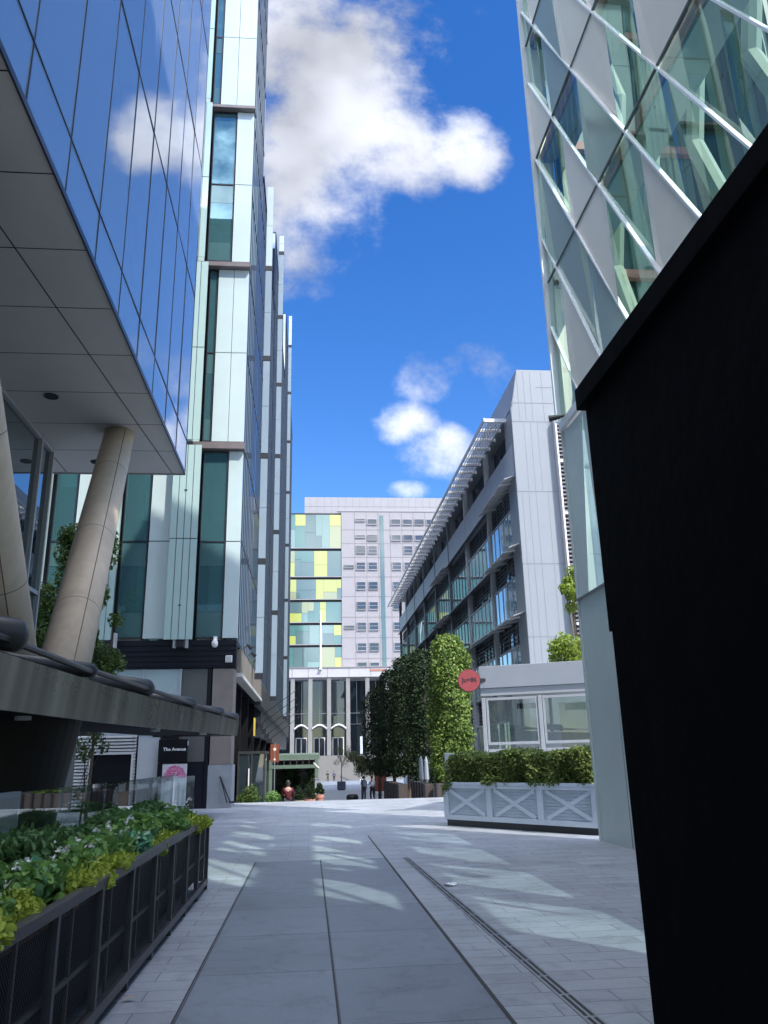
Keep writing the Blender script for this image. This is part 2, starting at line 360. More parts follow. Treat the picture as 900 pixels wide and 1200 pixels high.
def dup(root, loc, rz=None, label=None, group=None):
    r = root.copy(); COL.objects.link(r); r.location = loc
    if rz is not None: r.rotation_euler = (0, 0, rz)
    if label: r['label'] = label
    if group: r['group'] = group
    for ch in list(root.children):
        c = ch.copy(); COL.objects.link(c); c.parent = r
        for g in ch.children:
            d = g.copy(); COL.objects.link(d); d.parent = c
    return r
def text(name, s, size, mat, parent, loc, rx=90, rz=0, depth=.004, align='CENTER'):
    cu = bpy.data.curves.new(name, 'FONT'); cu.body = s; cu.size = size; cu.extrude = depth; cu.offset = size * .012; cu.align_x = align; cu.align_y = 'CENTER'
    cu.materials.append(mat)
    o = bpy.data.objects.new(name, cu); COL.objects.link(o)
    me = bpy.data.meshes.new_from_object(o.evaluated_get(bpy.context.evaluated_depsgraph_get()))
    bpy.data.objects.remove(o)
    o = bpy.data.objects.new(name, me); COL.objects.link(o)
    o.matrix_basis = ROOT[parent.name].inverted() @ (Matrix.Translation(Vector(loc)) @ Matrix.Rotation(R(rz), 4, 'Z') @ Matrix.Rotation(R(rx), 4, 'X'))
    o.parent = parent
    return o
# ---- leaves
def leaves(name, P, size, mat, parent, up=.3, aspect=.55, Nrm=None, local=False, smin=.6):
    P = np.asarray(P, float)
    if not local and parent is not None:
        inv = np.array(ROOT[parent.name].inverted()); P = P @ inv[:3, :3].T + inv[:3, 3]
    n = len(P)
    nr = rng.normal(size=(n, 3))
    if Nrm is not None: nr = nr * .55 + np.asarray(Nrm)
    nr[:, 2] += up; nr /= np.linalg.norm(nr, axis=1)[:, None]
    t = rng.normal(size=(n, 3)); t -= (t * nr).sum(1)[:, None] * nr; t /= np.linalg.norm(t, axis=1)[:, None]
    b = np.cross(nr, t); s = (size * (smin + (1.3 - smin) * rng.random(n)))[:, None]
    w = s * aspect / 2; fold = nr * s * .12
    v = np.empty((n, 6, 3))
    v[:, 0] = P - t * s * .5; v[:, 1] = P - t * s * .12 + b * w + fold; v[:, 2] = P + t * s * .22 + b * w * .8 + fold
    v[:, 3] = P + t * s * .5 - nr * s * .06; v[:, 4] = P + t * s * .22 - b * w * .8 + fold; v[:, 5] = P - t * s * .12 - b * w + fold
    me = bpy.data.meshes.new(name)
    me.vertices.add(n * 6); me.vertices.foreach_set('co', v.reshape(-1))
    base = (np.arange(n) * 6)[:, None]
    q = np.concatenate([base + np.array([0, 1, 2, 3]), base + np.array([0, 3, 4, 5])], 1).reshape(-1)
    me.loops.add(n * 8); me.loops.foreach_set('vertex_index', q.astype(np.int32))
    me.polygons.add(n * 2); me.polygons.foreach_set('loop_start', (np.arange(n * 2) * 4).astype(np.int32))
    me.update(calc_edges=True); me.validate()
    me.materials.append(mat)
    o = bpy.data.objects.new(name, me); COL.objects.link(o)
    if parent is not None: o.parent = parent; ROOT[o.name] = ROOT[parent.name]
    return o
def clumps(centres, radii, n, squash=1.0):
    """points biased to the shells of several clumps"""
    C = np.asarray(centres, float); Rr = np.asarray(radii, float)
    k = rng.choice(len(C), n, p=Rr ** 2 / (Rr ** 2).sum())
    d = rng.normal(size=(n, 3)); d /= np.linalg.norm(d, axis=1)[:, None]
    r = Rr[k] * (rng.random(n) ** .4)
    d[:, 2] *= squash
    return C[k] + d * r[:, None], d

# ================================================================ SETTING: ground
def sheet(name, rows, x0, x1, mat, nx=2):
    m = MB()
    for (ya, za), (yb, zb) in zip(rows, rows[1:]):
        m.poly([(x0, ya, za), (x1, ya, za), (x1, yb, zb), (x0, yb, zb)])
    return m.build(name, mat)
def gz(y):
    prof = [(-1e3, 0), (34.4, 0), (35.6, -.55), (65, -1.5), (110, -2.2), (900, -2.3)]
    for (a, za), (b, zb) in zip(prof, prof[1:]):
        if y <= b: return za + (zb - za) * (y - a) / (b - a)
    return -2.3
tag(sheet('ground', [(-150, 0), (34.4, 0)], -250, 250, M['setts']), kind='structure')
tag(sheet('plaza', [(34.4, -.002), (34.45, -.18), (34.85, -.18), (34.9, -.36), (35.3, -.36), (35.35, -.545), (65, -1.5), (110, -2.2), (900, -2.3)], -400, 400, M['setts_far']), kind='structure')
tag(sheet('slab_path', [(-6, .004), (14.4, .004)], -.86, 1.27, M['slab']), kind='structure')
tag(MB().box(1.275, 1.30, -6, 18.4, 0, .006).build('paving_joint', M['joint']), kind='structure')
tag(MB().box(.195, .207, -6, 14.4, .004, .0075).box(-.872, -.862, -6, 14.4, .002, .0065).build('slab_joint', M['joint']), kind='structure')
dr = thing('slot_drain', 'long steel slot drain let into the paving beside the big slabs', 'drain', (1.7, 10, 0))
def drx(y): return 1.62 + (14.31 - y) * .0195
m = MB(); g = MB()
for a, b in ((-.055, -.035), (-.009, .009), (.035, .055)):
    m.hexa([(drx(0) + a, 0, .001), (drx(0) + b, 0, .001), (drx(14.3) + b, 14.3, .001), (drx(14.3) + a, 14.3, .001), (drx(0) + a, 0, .007), (drx(0) + b, 0, .007), (drx(14.3) + b, 14.3, .007), (drx(14.3) + a, 14.3, .007)])
y = .1
while y < 14.2:
    m.box(drx(y) - .05, drx(y) + .05, y, y + .03, .0015, .0065); y += .5
m.build('grate_bar', M['steel'], dr)
MB().hexa([(drx(0) - .053, 0, .001), (drx(0) + .053, 0, .001), (drx(14.3) + .053, 14.3, .001), (drx(14.3) - .053, 14.3, .001), (drx(0) - .053, 0, .003), (drx(0) + .053, 0, .003), (drx(14.3) + .053, 14.3, .003), (drx(14.3) - .053, 14.3, .003)]).build('channel', M['joint'], dr)
p = at(151, 1170, Z=.02)
tag(MB().poly([p + Vector((-.05, 0, 0)), p + Vector((0, -.025, .01)), p + Vector((.055, .01, .012)), p + Vector((0, .03, .004))]).build('fallen_leaf', pm('dry leaf', (.55, .33, .06), .7)), 'single dry yellow leaf lying on the paving beside the planter', 'leaf')
p = at(528, 1037, Z=.012)
tag(MB().tube_rings([[(p.x + r * math.cos(a) * (1 + .3 * math.sin(3 * a)), p.y + r * .8 * math.sin(a), z + .01 * math.sin(2 * a)) for a in [k * math.pi / 5 for k in range(10)]] for r, z in ((.07, .006), (.085, .02), (.04, .035))]).build('paper_scrap', M['white']), 'small white scrap of paper on the paving right of the drain', 'litter')

# ================================================================ OVERHANGING GLASS OFFICE (left)
ob = thing('glass_office', 'blue mirror glass office block overhanging the pavement on raking tan columns', 'building', (-8, 10, 0))
XE = -3.4; YEND = 20.72; ZS = 9.1
rows = [9.16, 10.07, 14.6, 19.1, 23.6, 28.1, 32.6]
ys = [YEND - 1.6 * k for k in range(0, 13)]
for ri, (za, zb) in enumerate(zip(rows, rows[1:])):
    for ya, yb in zip(ys, ys[1:]):
        t = rng.normal() * .0035; q = rng.normal() * .0035
        g2 = .009
        MB().poly([(XE + t, ya - g2, za + g2), (XE - q, yb + g2, za + g2), (XE - t, yb + g2, zb - g2), (XE + q, ya - g2, zb - g2)]).build('glass_panel', M['mirror'], ob)
m = MB().box(-14, XE - .06, -9, YEND - .04, 9.35, 32.6)
m.build('body', M['mull'], ob)
MB().box(XE - .055, XE - .01, -9, ys[-1] - .02, 9.2, 32.6).build('side_glazing', M['mirror'], ob)
m = MB()
for y in ys: m.box(XE - .04, XE + .012, y - .009, y + .009, 9.12, 32.6)
for z in rows: m.box(XE - .04, XE + .014, -9, YEND, z - .011, z + .011)
m.build('mullions', M['mull'], ob)
bx('roof', M['mull'], ob, -14.1, XE + .05, -9, YEND + .05, 32.62, 33)
# soffit of big panels with open joints
m = MB(); yj = [YEND - .02]
while yj[-1] > -8: yj.append(yj[-1] - 1.66)
def lx(y): return -4.5 + (y - 10.4) * .075 * (1 if y < 21 else 1)
for ya, yb in zip(yj, yj[1:]):
    a, b = ya - .012, yb + .012
    m.poly([(XE - .015, a, ZS), (XE - .015, b, ZS), (lx(b) + .012, b, ZS), (lx(a) + .012, a, ZS)])
    xs = [None, -6.5, -9, -11.5, -14]
    for k in range(4):
        x0a = lx(a) - .012 if k == 0 else xs[k] - .012; x0b = lx(b) - .012 if k == 0 else xs[k] - .012
        m.poly([(x0a, a, ZS), (x0b, b, ZS), (xs[k + 1] + .012, b, ZS), (xs[k + 1] + .012, a, ZS)])
so = m.build('soffit', M['soffit'], ob)
bx('soffit_void', M['soffitgap'], ob, -14, XE - .02, -9, YEND - .015, ZS + .03, ZS + .22)
bx('edge_trim', M['mull'], ob, XE - .012, XE + .015, -9, YEND, ZS - .03, ZS + .06)
bx('end_trim', M['panel_pale'], ob, -14, XE - .014, YEND - .012, YEND + .02, ZS - .03, ZS + .3)
for px, py in ((60, 464), (113, 541)):
    p = at(px, py, Z=ZS)
    MB().lathe((p.x, p.y, ZS), [(.13, -.004), (.15, -.02), (.15, .02)], 20).build('downlight', [M['black']], ob)
# lobby glazing
lo = MB().box(-6.44, -6.40, -10, 18.95, .15, ZS - .02).build('lobby_glazing', glass('lobby glass', (0, 0, 0), .30, (.02, .03, .03), .01, (.85, .95, 1), .06, .3), ob)
m = MB()
for y in (18.95, 18.1, 15.3, 12.5, 9.7, 6.9, 4.1): m.box(-6.46, -6.30, y - .04, y + .04, .1, ZS - .02)
for z in (.2, 3.0, 5.45, ZS - .08): m.box(-6.45, -6.315, -10, 18.93, z - .045, z + .045)
m.build('lobby_frame', M['kframe'], lo)
MB().box(-12, -6.5, 18.85, 18.95, 0, ZS - .01).build('lobby_end_wall', M['roomdark'], ob)
# raking columns
def column(base, top, r0, r1, label):
    b, t = Vector(base), Vector(top); ax = (t - b).normalized()
    c = MB().tube([b, b + (t - b) * .35, b + (t - b) * .7, t], [r0, r0 + (r1 - r0) * .35, r0 + (r1 - r0) * .7, r1], 40).build('column', M['concrete'], ob, smooth=True)
    c['label'] = label
    u = ax.cross(Vector((1, .25, 0))).normalized(); w = ax.cross(u); j = MB()
    for f in (.25, .5, .78):
        p = b + (t - b) * f; r = r0 + (r1 - r0) * f
        j.tube([p - ax * .006, p + ax * .006], r + .0015, 40, cap=False)
    for sgn, ang in ((1, R(205)), (1, R(25))):
        d = u * math.cos(ang) + w * math.sin(ang)
        j.tube([b + d * (r0 + .000), t + d * (r1 + .000)], .008, 6)
    j.build('column_joint', pm('column joint ' + label[:5], (.13, .10, .08), .8), c)
column((-3.78, 12.55, 2.4), (-4.52, 17.95, ZS + .01), .40, .335, 'far column raking away up to the soffit')
column((-4.44, 12.82, 2.4), (-4.22, 7.0, ZS + .01), .43, .35, 'near column raking towards the street')
# ground-level drum under canopy
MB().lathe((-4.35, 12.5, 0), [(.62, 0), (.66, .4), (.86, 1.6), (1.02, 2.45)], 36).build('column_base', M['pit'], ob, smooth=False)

# ================================================================ ENTRANCE CANOPY
ca = thing('entrance_canopy', 'long dark bronze canopy with rounded rib ends over the restaurant terrace', 'canopy', (-4.5, 14, 0))
E0 = [(-6.4, -2), (-3.15, 2), (-3.0, 8.0), (-2.93, 12), (-2.82, 16), (-2.70, 20), (-2.56, 24), (-2.42, 28.2)]
zb = [2.13, 2.13, 2.13, 2.17, 2.23, 2.30, 2.36, 2.43]; zt = [2.66, 2.66, 2.65, 2.68, 2.74, 2.80, 2.86, 2.91]
m = MB()
for i in range(1, len(E0) - 1):
    (xa, ya), (xb, yb) = E0[i], E0[i + 1]
    for k in range(6):
        f, g2 = k / 6, (k + 1) / 6
        A = lambda t: (xa + (xb - xa) * t, ya + (yb - ya) * t, zb[i] + (zb[i + 1] - zb[i]) * t, zt[i] + (zt[i + 1] - zt[i]) * t)
        p, q = A(f), A(g2)
        m.hexa([(p[0] - .05, p[1], p[2]), (p[0], p[1], p[2]), (q[0], q[1], q[2]), (q[0] - .05, q[1], q[2]), (p[0] - .05, p[1], p[3]), (p[0] + .06, p[1], p[3]), (q[0] + .06, q[1], q[3]), (q[0] - .05, q[1], q[3])])
m.box(-5.2, -2.42, 28.15, 28.25, 2.43, 2.91)
m.build('fascia', fascia_mat(), ca)
m = MB()
for i in range(1, len(E0) - 1):
    (xa, ya), (xb, yb) = E0[i], E0[i + 1]
    m.poly([(xa - .06, ya, zb[i] + .05), (xb - .06, yb, zb[i + 1] + .05), (-6.3 if ya < 18 else -5.2, yb, zb[i + 1] + .05), (-6.3 if ya < 18 else -5.2, ya, zb[i] + .05)])
m.build('underside', M['matt'], ca)
m = MB()
for i in range(1, len(E0) - 1):
    (xa, ya), (xb, yb) = E0[i], E0[i + 1]
    m.poly([(xa + .05, ya, zt[i] + .01), (xb + .05, yb, zt[i + 1] + .01), (-6.3 if ya < 18 else -5.2, yb, zt[i + 1] + .06), (-6.3 if ya < 18 else -5.2, ya, zt[i] + .06)])
m.build('roof_sheet', M['darkmetal'], ca)
# ribs lying over the rim with rounded noses
def rib(y, x, z, r=.12, ln=2.6, rise=.28, skew=-1.7):
    n = Vector((x, y, z)); b = Vector((x - ln, y + skew, z + rise))
    m = MB(); d = (b - n).normalized(); s = Vector((0, 0, 1)).cross(d).normalized()
    rings = []
    for f, rr in ((-.11, .02), (-.09, .06), (-.05, .1), (0, .12), (.3, .12), (ln, .10)):
        rings.append([n + d * f + (s * math.cos(a) * rr * r / .12 * .85 + Vector((0, 0, 1)) * math.sin(a) * rr * r / .12) for a in [2 * math.pi * k / 14 for k in range(14)]])
    m.tube_rings(rings).build('rib', M['darkmetal'], ca, smooth=True)
for y, x, z, r in ((8.3, -2.93, 2.86, .17), (11.2, -2.95, 2.82, .10), (14.7, -2.84, 2.87, .16), (19.3, -2.70, 2.90, .15), (24.0, -2.54, 2.97, .14), (27.6, -2.42, 3.00, .14)):
    rib(y, x, z, r)
m = MB()
for a, b in (((-2.98, 7.0, 2.80), (-2.93, 11.2, 2.80)), ((-2.93, 11.2, 2.82), (-2.84, 14.7, 2.86)), ((-2.84, 14.7, 2.86), (-2.70, 19.3, 2.90)), ((-2.7, 19.3, 2.9), (-2.42, 27.6, 3.0))):
    m.tube([a, b], .04, 8)
m.build('tie_rail', M['darkmetal'], ca)
for px, py, zz in ((27, 842, 2.18), (182, 856, 2.26), (238, 860, 2.36)):
    p = at(px, py, Z=zz)
    MB().lathe((p.x, p.y, zz - .02), [(.1, 0), (.1, .05)], 14).build('canopy_light', M['lit'], ca)

# ================================================================ PLANTER (left foreground)
pl = thing('mesh_planter', 'long black planter with perforated mesh panels edging the terrace', 'planter', (-1.75, 7, 0))
XF, XB, Y0, Y1 = -1.35, -2.12, 1.0, 11.65
bx('top_rail', M['planter'], pl, XF - .03, XF + .03, Y0, Y1 + .03, .83, .89, bevel=.004)
bx('top_rail', M['planter'], pl, XB - .03, XB + .03, Y0, Y1 + .03, .83, .89, bevel=.004)
bx('end_rail', M['planter'], pl, XB + .031, XF - .031, Y1 - .03, Y1 + .029, .83, .888)
bx('base_rail', M['planter'], pl, XF - .028, XF + .028, Y0, Y1 + .028, .06, .13, bevel=.003)
bx('base_rail', M['planter'], pl, XB - .028, XB + .028, Y0, Y1 + .028, .06, .13)
y = Y1; k = 0; pys = []
while y > Y0 + .1: pys.append(y); y -= .97
for y in pys:
    bx('post', M['planter'], pl, XF - .024, XF + .024, y - .024, y + .024, .0, .83)
    bx('post', M['planter'], pl, XB - .024, XB + .024, y - .024, y + .024, .0, .83)
for a, b in zip(pys, pys[1:]):
    MB().poly([(XF - .002, a - .025, .13), (XF - .002, b + .025, .13), (XF - .002, b + .025, .83), (XF - .002, a - .025, .83)]).build('mesh_panel', M['mesh'], pl)
    m = MB(); m.box(XF - .05, XF - .03, b, a, .40, .43); m.box(XF - .05, XF - .03, (a + b) / 2 - .012, (a + b) / 2 + .012, .1, .83); m.build('stiffener', M['planter'], pl)
bx('end_panel', M['planter'], pl, XB, XF - .03, Y1 - .012, Y1 + .01, .1, .83)
bx('liner', M['matt'], pl, XB + .03, XF - .12, Y0, Y1 - .05, .12, .76)
bx('soil', M['soil'], pl, XB + .031, XF - .05, Y0, Y1 - .04, .761, .80)
# plants in the planter: kinds built once, then copied
def plant(name, label, kind):
    t = thing(name, label, 'plant', (0, 0, .8))
    if kind == 'chart':
        P, d = clumps([(0, 0, .08), (.1, .1, .07), (-.08, .12, .06), (.06, -.14, .08), (0, .24, .05), (.02, -.27, .05)], [.13, .11, .1, .12, .1, .1], 1500, .6)
        leaves('leaves', P, .038, M['lf_chart'], t, .6, .6, local=True)
    elif kind == 'round':
        P, d = clumps([(0, 0, .13), (.09, .14, .12), (-.09, -.12, .14), (.1, -.12, .1)], [.17, .14, .14, .12], 480, .7)
        leaves('leaves', P, .075, M['lf_bed'], t, 1.2, .85, local=True)
    elif kind == 'deep':
        P, d = clumps([(0, 0, .16), (0, .16, .18), (-.04, -.16, .2)], [.2, .18, .17], 620, .8)
        leaves('leaves', P, .085, M['lf_deep'], t, .5, .42, local=True)
    elif kind == 'mint':
        P, d = clumps([(0, 0, .12), (.06, .1, .14)], [.15, .13], 260, .7)
        leaves('leaves', P, .075, M['lf_mint'], t, .9, .6, local=True)
    elif kind == 'flower':
        P, d = clumps([(0, 0, .13), (.05, .15, .14), (-.03, -.15, .13)], [.17, .15, .15], 420, .7)
        leaves('leaves', P, .07, M['lf_bed'], t, .8, .6, local=True)
        for q in range(7):
            c = np.array([rng.normal() * .1, rng.normal() * .15, .24 + rng.random() * .08])
            leaves('flower', c + rng.normal(size=(6, 3)) * .012, .03, M['lf_white'], t, .8, .8, local=True)
    m = MB()
    for q in range(7):
        a = rng.random() * 6.28; m.tube([(0, 0, 0), (math.cos(a) * .08, math.sin(a) * .1, .12 + rng.random() * .08)], .005, 5)
    m.build('stem', M['lf_deep'], t, local=True)
    return t
KN = {'chart': ('low chartreuse plant spilling over the planter edge', 'chartreuse'), 'round': ('mid green round leaved plant in the planter bed', 'round leaved'),
      'deep': ('deep green narrow leaved plant at the back of the planter', 'deep green'), 'mint': ('mint green plant with pale leaves in the planter', 'mint green'),
      'flower': ('green plant with small white flowers in the planter', 'white flowered')}
PN = {'chart': 'edging_plant', 'round': 'round_leaf_plant', 'deep': 'dark_leaf_plant', 'mint': 'mint_plant', 'flower': 'flowering_plant'}
proto = {}
def put(kind, x, y, z=.79):
    if kind not in proto:
        o = plant(PN[kind], KN[kind][0], kind); proto[kind] = o; o['group'] = KN[kind][1] + ' plants in the planter'; o.location = (x, y, z)
        ROOT[o.name] = Matrix.Translation((x, y, z)); return o
    d = dup(proto[kind], (x, y, z), rng.random() * .5 + (math.pi if rng.random() < .5 else 0)); d.scale = (.82 + .4 * rng.random(), .82 + .4 * rng.random(), .8 + .45 * rng.random()); return d
y = 3.2
while y < 11.5:
    if y < 10.9 and rng.random() < .62: put('chart', XF - .18 + rng.normal() * .045, y + rng.normal() * .08, .79 + rng.normal() * .02).scale = (.8 + .5 * rng.random(),) * 3
    elif y < 10.9: put('round' if rng.random() < .5 else 'mint', XF - .22, y, .79)
    y += .5
seq = ['round', 'mint', 'round', 'flower', 'deep', 'round', 'flower', 'mint', 'deep', 'flower', 'round', 'deep', 'flower', 'mint']
y = 3.3
for i in range(26):
    k = seq[i % len(seq)]; put(k, -1.66 + rng.normal() * .05 + (-.18 if k == 'deep' else 0), min(y, 11.35), .79 + (.04 if k == 'round' else 0)); y += .33
y = 3.3
for i in range(17):
    put('deep' if i % 4 else 'round', -1.96 + rng.normal() * .03, y, .80); y += .5

# ================================================================ GLASS BALUSTRADE behind planter
bl = thing('glass_balustrade', 'low frameless glass balustrade standing behind the planter plants', 'balustrade', (-2.3, 9, 0))
yy = [3.0, 4.7, 6.4, 8.1, 9.8, 11.5, 13.2, 14.6]
for a, b in zip(yy, yy[1:]):
    MB().box(-2.31, -2.296, a + .02, b - .02, .25, 1.40).build('glass_pane', M['balus'], bl)
    bx('post', M['darkmetal'], bl, -2.335, -2.27, a - .02, a + .02, 0, .9)
MB().box(-2.29, -1.95, 14.64, 14.655, .25, 1.38).build('glass_pane', M['balus'], bl)

# grey framed menu stand on the terrace, far left
p = at(3, 955, X=-3.3)
ms = thing('menu_stand', 'grey framed board on the terrace behind the glass at the left edge', 'stand', (p.x, p.y, 0))
MB().box(-.03, .03, -.42, .42, .9, 1.33).build('board', M['panel_pale'], ms, local=True)
MB().box(.031, .04, -.34, .34, .96, 1.27).build('board_face', M['steel'], ms, local=True)
MB().tube([(0, -.3, 0), (0, -.3, .9)], .025).tube([(0, .3, 0), (0, .3, .9)], .025).build('leg', M['darkmetal'], ms, local=True)

# ================================================================ OFFICE TOWER (left, behind)
tw = thing('office_tower', 'tall office tower with white panels, teal windows and finned street face', 'building', (-8, 60, 0))
YF = 31.0; XC = -2.75
zl = [6.12, 14.25, 22.9, 31.6, 40.3, 49.0]
# (x0, x1, kind) per storey pair; p white panel, s glass screen, w window, d dark gap
B0 = [(-13.2, -12.0, 'w'), (-12, -11.2, 'p'), (-11.2, -10.2, 's'), (-10.1, -9.24, 'w'), (-9.2, -8.45, 'p'), (-8.35, -7.42, 's'), (-7.38, -6.37, 'w'), (-6.33, -5.55, 'p'), (-5.47, -4.40, 's'), (-4.36, -3.36, 'w'), (-3.33, -2.77, 'p')]
B1 = [(-13.2, -12, 's'), (-12, -10.5, 'w'), (-10.4, -9, 'p'), (-9, -7.6, 's'), (-7.5, -6.6, 'w'), (-6.55, -5.75, 'p'), (-5.7, -4.50, 's'), (-4.46, -4.12, 'w'), (-4.08, -3.42, 'p'), (-3.40, -2.77, 'p')]
B2 = [(-13.2, -12, 's'), (-12, -10.5, 'p'), (-10.4, -9, 'w'), (-9, -7.6, 'p'), (-7.5, -6.6, 'w'), (-6.55, -5.85, 'p'), (-5.8, -4.68, 's'), (-4.64, -3.58, 'w'), (-3.54, -2.77, 'p')]
B3 = [(-13.2, -12, 's'), (-12, -10.5, 'p'), (-10.4, -9, 'w'), (-9, -7.6, 'p'), (-7.5, -6.6, 'w'), (-6.55, -5.85, 'p'), (-5.8, -4.78, 's'), (-4.74, -4.40, 'w'), (-4.36, -3.62, 'p'), (-3.60, -2.77, 'p')]
for (za, zb_), B in zip(zip(zl, zl[1:]), (B0, B1, B2, B3, B2)):
    z0, z1 = za + .02, zb_ - .42
    zm = (z0 + z1) / 2
    for x0, x1, k in B:
        if k == 'p':
            m = MB(); m.box(x0, x1, YF - .02, YF + .2, z0, zm - .02).box(x0, x1, YF - .02, YF + .2, zm + .02, z1)
            m.build('panel', M['whitepan'], tw)
        elif k == 's':
            o = MB().box(x0, x1, YF - .45, YF - .43, z0 - .1, z1 + .1).build('glass_screen', M['screen'], tw)
            m = MB()
            for q in range(1, 4): m.box(x0 + (x1 - x0) * q / 4 - .009, x0 + (x1 - x0) * q / 4 + .009, YF - .458, YF - .452, z0 - .1, z1 + .1)
            m.box(x0, x1, YF - .457, YF - .451, zm - .012, zm + .012)
            for zz in (z0 + 1.2, zm + 2.0): m.box((x0 + x1) / 2 - .06, (x0 + x1) / 2 + .06, YF - .47, YF - .459, zz - .02, zz + .02)
            m.build('screen_rail', M['mull'], o)
            bx('screen_wall', M['screenback'], tw, x0 + .1, x1 - .1, YF + .02, YF + .2, z0, z1)
        else:
            o = MB().box(x0 + .02, x1 - .02, YF + .04, YF + .055, z0, z1).build('window', M['towglass'], tw)
            m = MB()
            for zz in (z0 + .03, zm, z1 - .03): m.box(x0, x1, YF, YF + .10, zz - .03, zz + .03)
            m.box(x0 + .001, x0 + .035, YF - .002, YF + .11, z0, z1).box(x1 - .035, x1 - .001, YF - .002, YF + .11, z0, z1)
            m.build('frame', M['mull'], o)
            for zz in (zm - 1.0, z0 + .06): MB().box(x0 + .04, x1 - .04, YF + .032, YF + .039, zz, zz + .94).build('spandrel', M['spandrel'], o)
            r = MB()   # room: floors, ceilings, back wall, blinds, ceiling lights
            r.box(x0, x1, YF + 3.2, YF + 3.3, z0, z1)
            r.build('room', M['room'], o)
            r = MB()
            for zz in (z0, zm, z1): MB().box(x0 + .04, x1 - .04, YF + .12, YF + 3.2, zz - .22, zz + .12).build('floor_slab', M['floorslab'], o)
            for zz in (z0 + .13, zm + .13):
                MB().box(x0 + .15, min(x1 - .1, x0 + .75), YF + .6, YF + 1.3, zz, zz + .75).build('desk', M['roomdark'], o)
                MB().box(x0 + .05, x1 - .05, YF + 1.6, YF + 1.7, zz, zz + 1.2).build('partition', M['roomdark'], o)
            if rng.random() < .6:
                zz = zm if rng.random() < .5 else z1
                MB().box(x0 + .1, x1 - .08, YF + .16, YF + .18, zz - .35 - (1.2 if rng.random() < .6 else .5), zz - .25).build('blind', M['cream'], o)
    # bronze beam between storeys, projecting
    m = MB(); m.box(-13.2, -2.70, YF - .30, YF + .3, z1 + .02, z1 + .17).box(-13.2, -2.74, YF - .02, YF + .3, z1 + .19, z1 + .42)
    m.build('floor_beam', M['beam'], tw)
bx('core', M['roomdark'], tw, -13.2, -3.1, YF + 3.32, 37.6, 5.9, 49)
# street face: tall glass, fins, transoms, four lengths with rising roofs
segs = [(YF + .2, 38.2, 48.9), (38.2, 52.2, 33.6), (52.2, 76.5, 40.2), (76.5, 112, 47.9)]
for a, b, h in segs:
    bx('street_glazing', M['strglass'], tw, XC - .25, XC - .02, a, b, 5.9, h)
    bx('core', M['mull'], tw, -13, XC - .27, max(a, 37.7), b, 3.0 if a > 40 else 5.9, h - .1)
    z = 6.0
    while z < h: bx('transom', M['fin'], tw, XC - .022, XC + .0, a, b, z - .05, z + .05); z += 4.15
    bx('roof_edge', M['fin'], tw, XC - .3, XC + .04, a, b, h - .06, h + .06)
    y = a + .35
    while y < b:
        wd = .03
        bx('fin', M['fin'], tw, XC - .021, XC + .004, y - wd, y + wd, 5.95, h + .02)
        y += .85 if y < 60 else 1.25
def ladder(y, x0, x1, ztop):
    o = MB(); z = 5.4; zs = []
    while z < ztop - 1: zs.append((z, min(z + 5.55, ztop))); z += 5.55
    for a, b in zs[:-1]: o.box(x0, x1, y, y + .12, a + .16, (a + b) / 2 - .01).box(x0, x1, y, y + .12, (a + b) / 2 + .01, b - .16)
    a, b = zs[-1]; MB().box(x0, x1, y, y + .12, a + .16, (a + b) / 2 - .01).box(x0, x1, y, y + .12, (a + b) / 2 + .01, b - .16).build('fin_screen', M['whitepan'], tw)  # top length white as if sunlit
    f = o.build('fin_screen', M['finp_shade'], tw)
    for a, b in zs: MB().box(x0 - .04, x1 + .03, y - .01, y + .14, a - .13, a + .13).build('bracket', M['black'], f)
ladder(38.3, -2.52, -2.18, 33.8); ladder(52.6, -2.47, -2.12, 40.4); ladder(77, -2.42, -2.1, 48.1)
# base storey
m = MB(); m.box(-13.2, XC - .03, YF - .10, YF + .4, 5.0, 6.06)
for k in range(5): m.box(-13.2, XC - .032, YF - .13, YF - .10, 5.06 + k * .2, 5.20 + k * .2)
m.build('dark_band', M['navy'], tw)
bx('shop_window', glass('upper shop glass', (0, 0, 0), 0.3, (.50, .62, .64), .05, (.9, 1, 1)), tw, -7.5, -4.85, YF - .02, YF + .04, 3.0, 4.98)
m = MB(); m.box(-7.56, -7.48, YF - .06, YF + .05, 2.6, 4.99).box(-4.86, -4.78, YF - .06, YF + .05, 2.6, 4.99).box(-6.24, -6.18, YF - .055, YF + .05, 2.6, 4.99).box(-7.48, -4.86, YF - .05, YF + .05, 4.05, 4.13).box(-7.48, -4.86, YF - .05, YF + .05, 2.6, 2.7)
m.build('shop_frame', M['kframe'], tw)
bx('wall_panel', M['grey_pan'], tw, -4.77, -3.82, YF - .02, YF + .3, 1.62, 4.98)
bx('wall_panel', M['navy'], tw, -4.77, -3.82, YF - .01, YF + .3, -.2, 1.60)
bx('wall_panel', M['taupe'], tw, -3.62, -2.85, YF - .08, YF + 1.2, 1.5, 4.97)
bx('wall_panel', M['palestone'], tw, -3.66, -2.80, YF - .10, YF + 1.25, -.3, 1.49)
bx('corner_post', M['navy'], tw, -3.80, -3.67, YF - .05, YF + .3, -.2, 4.98)
bx('wall_panel', M['panel_pale'], tw, -6.22, -5.46, YF - .02, YF + .2, -.2, 2.58)
bx('base_wall', M['grey_pan'], tw, -16, -3.0, YF + .42, YF + .6, -.3, 5.9)
bx('side_wall', M['grey_pan'], tw, -16, -8.4, YF - .05, YF + .4, -.2, 4.98)
m = MB(); z = .1
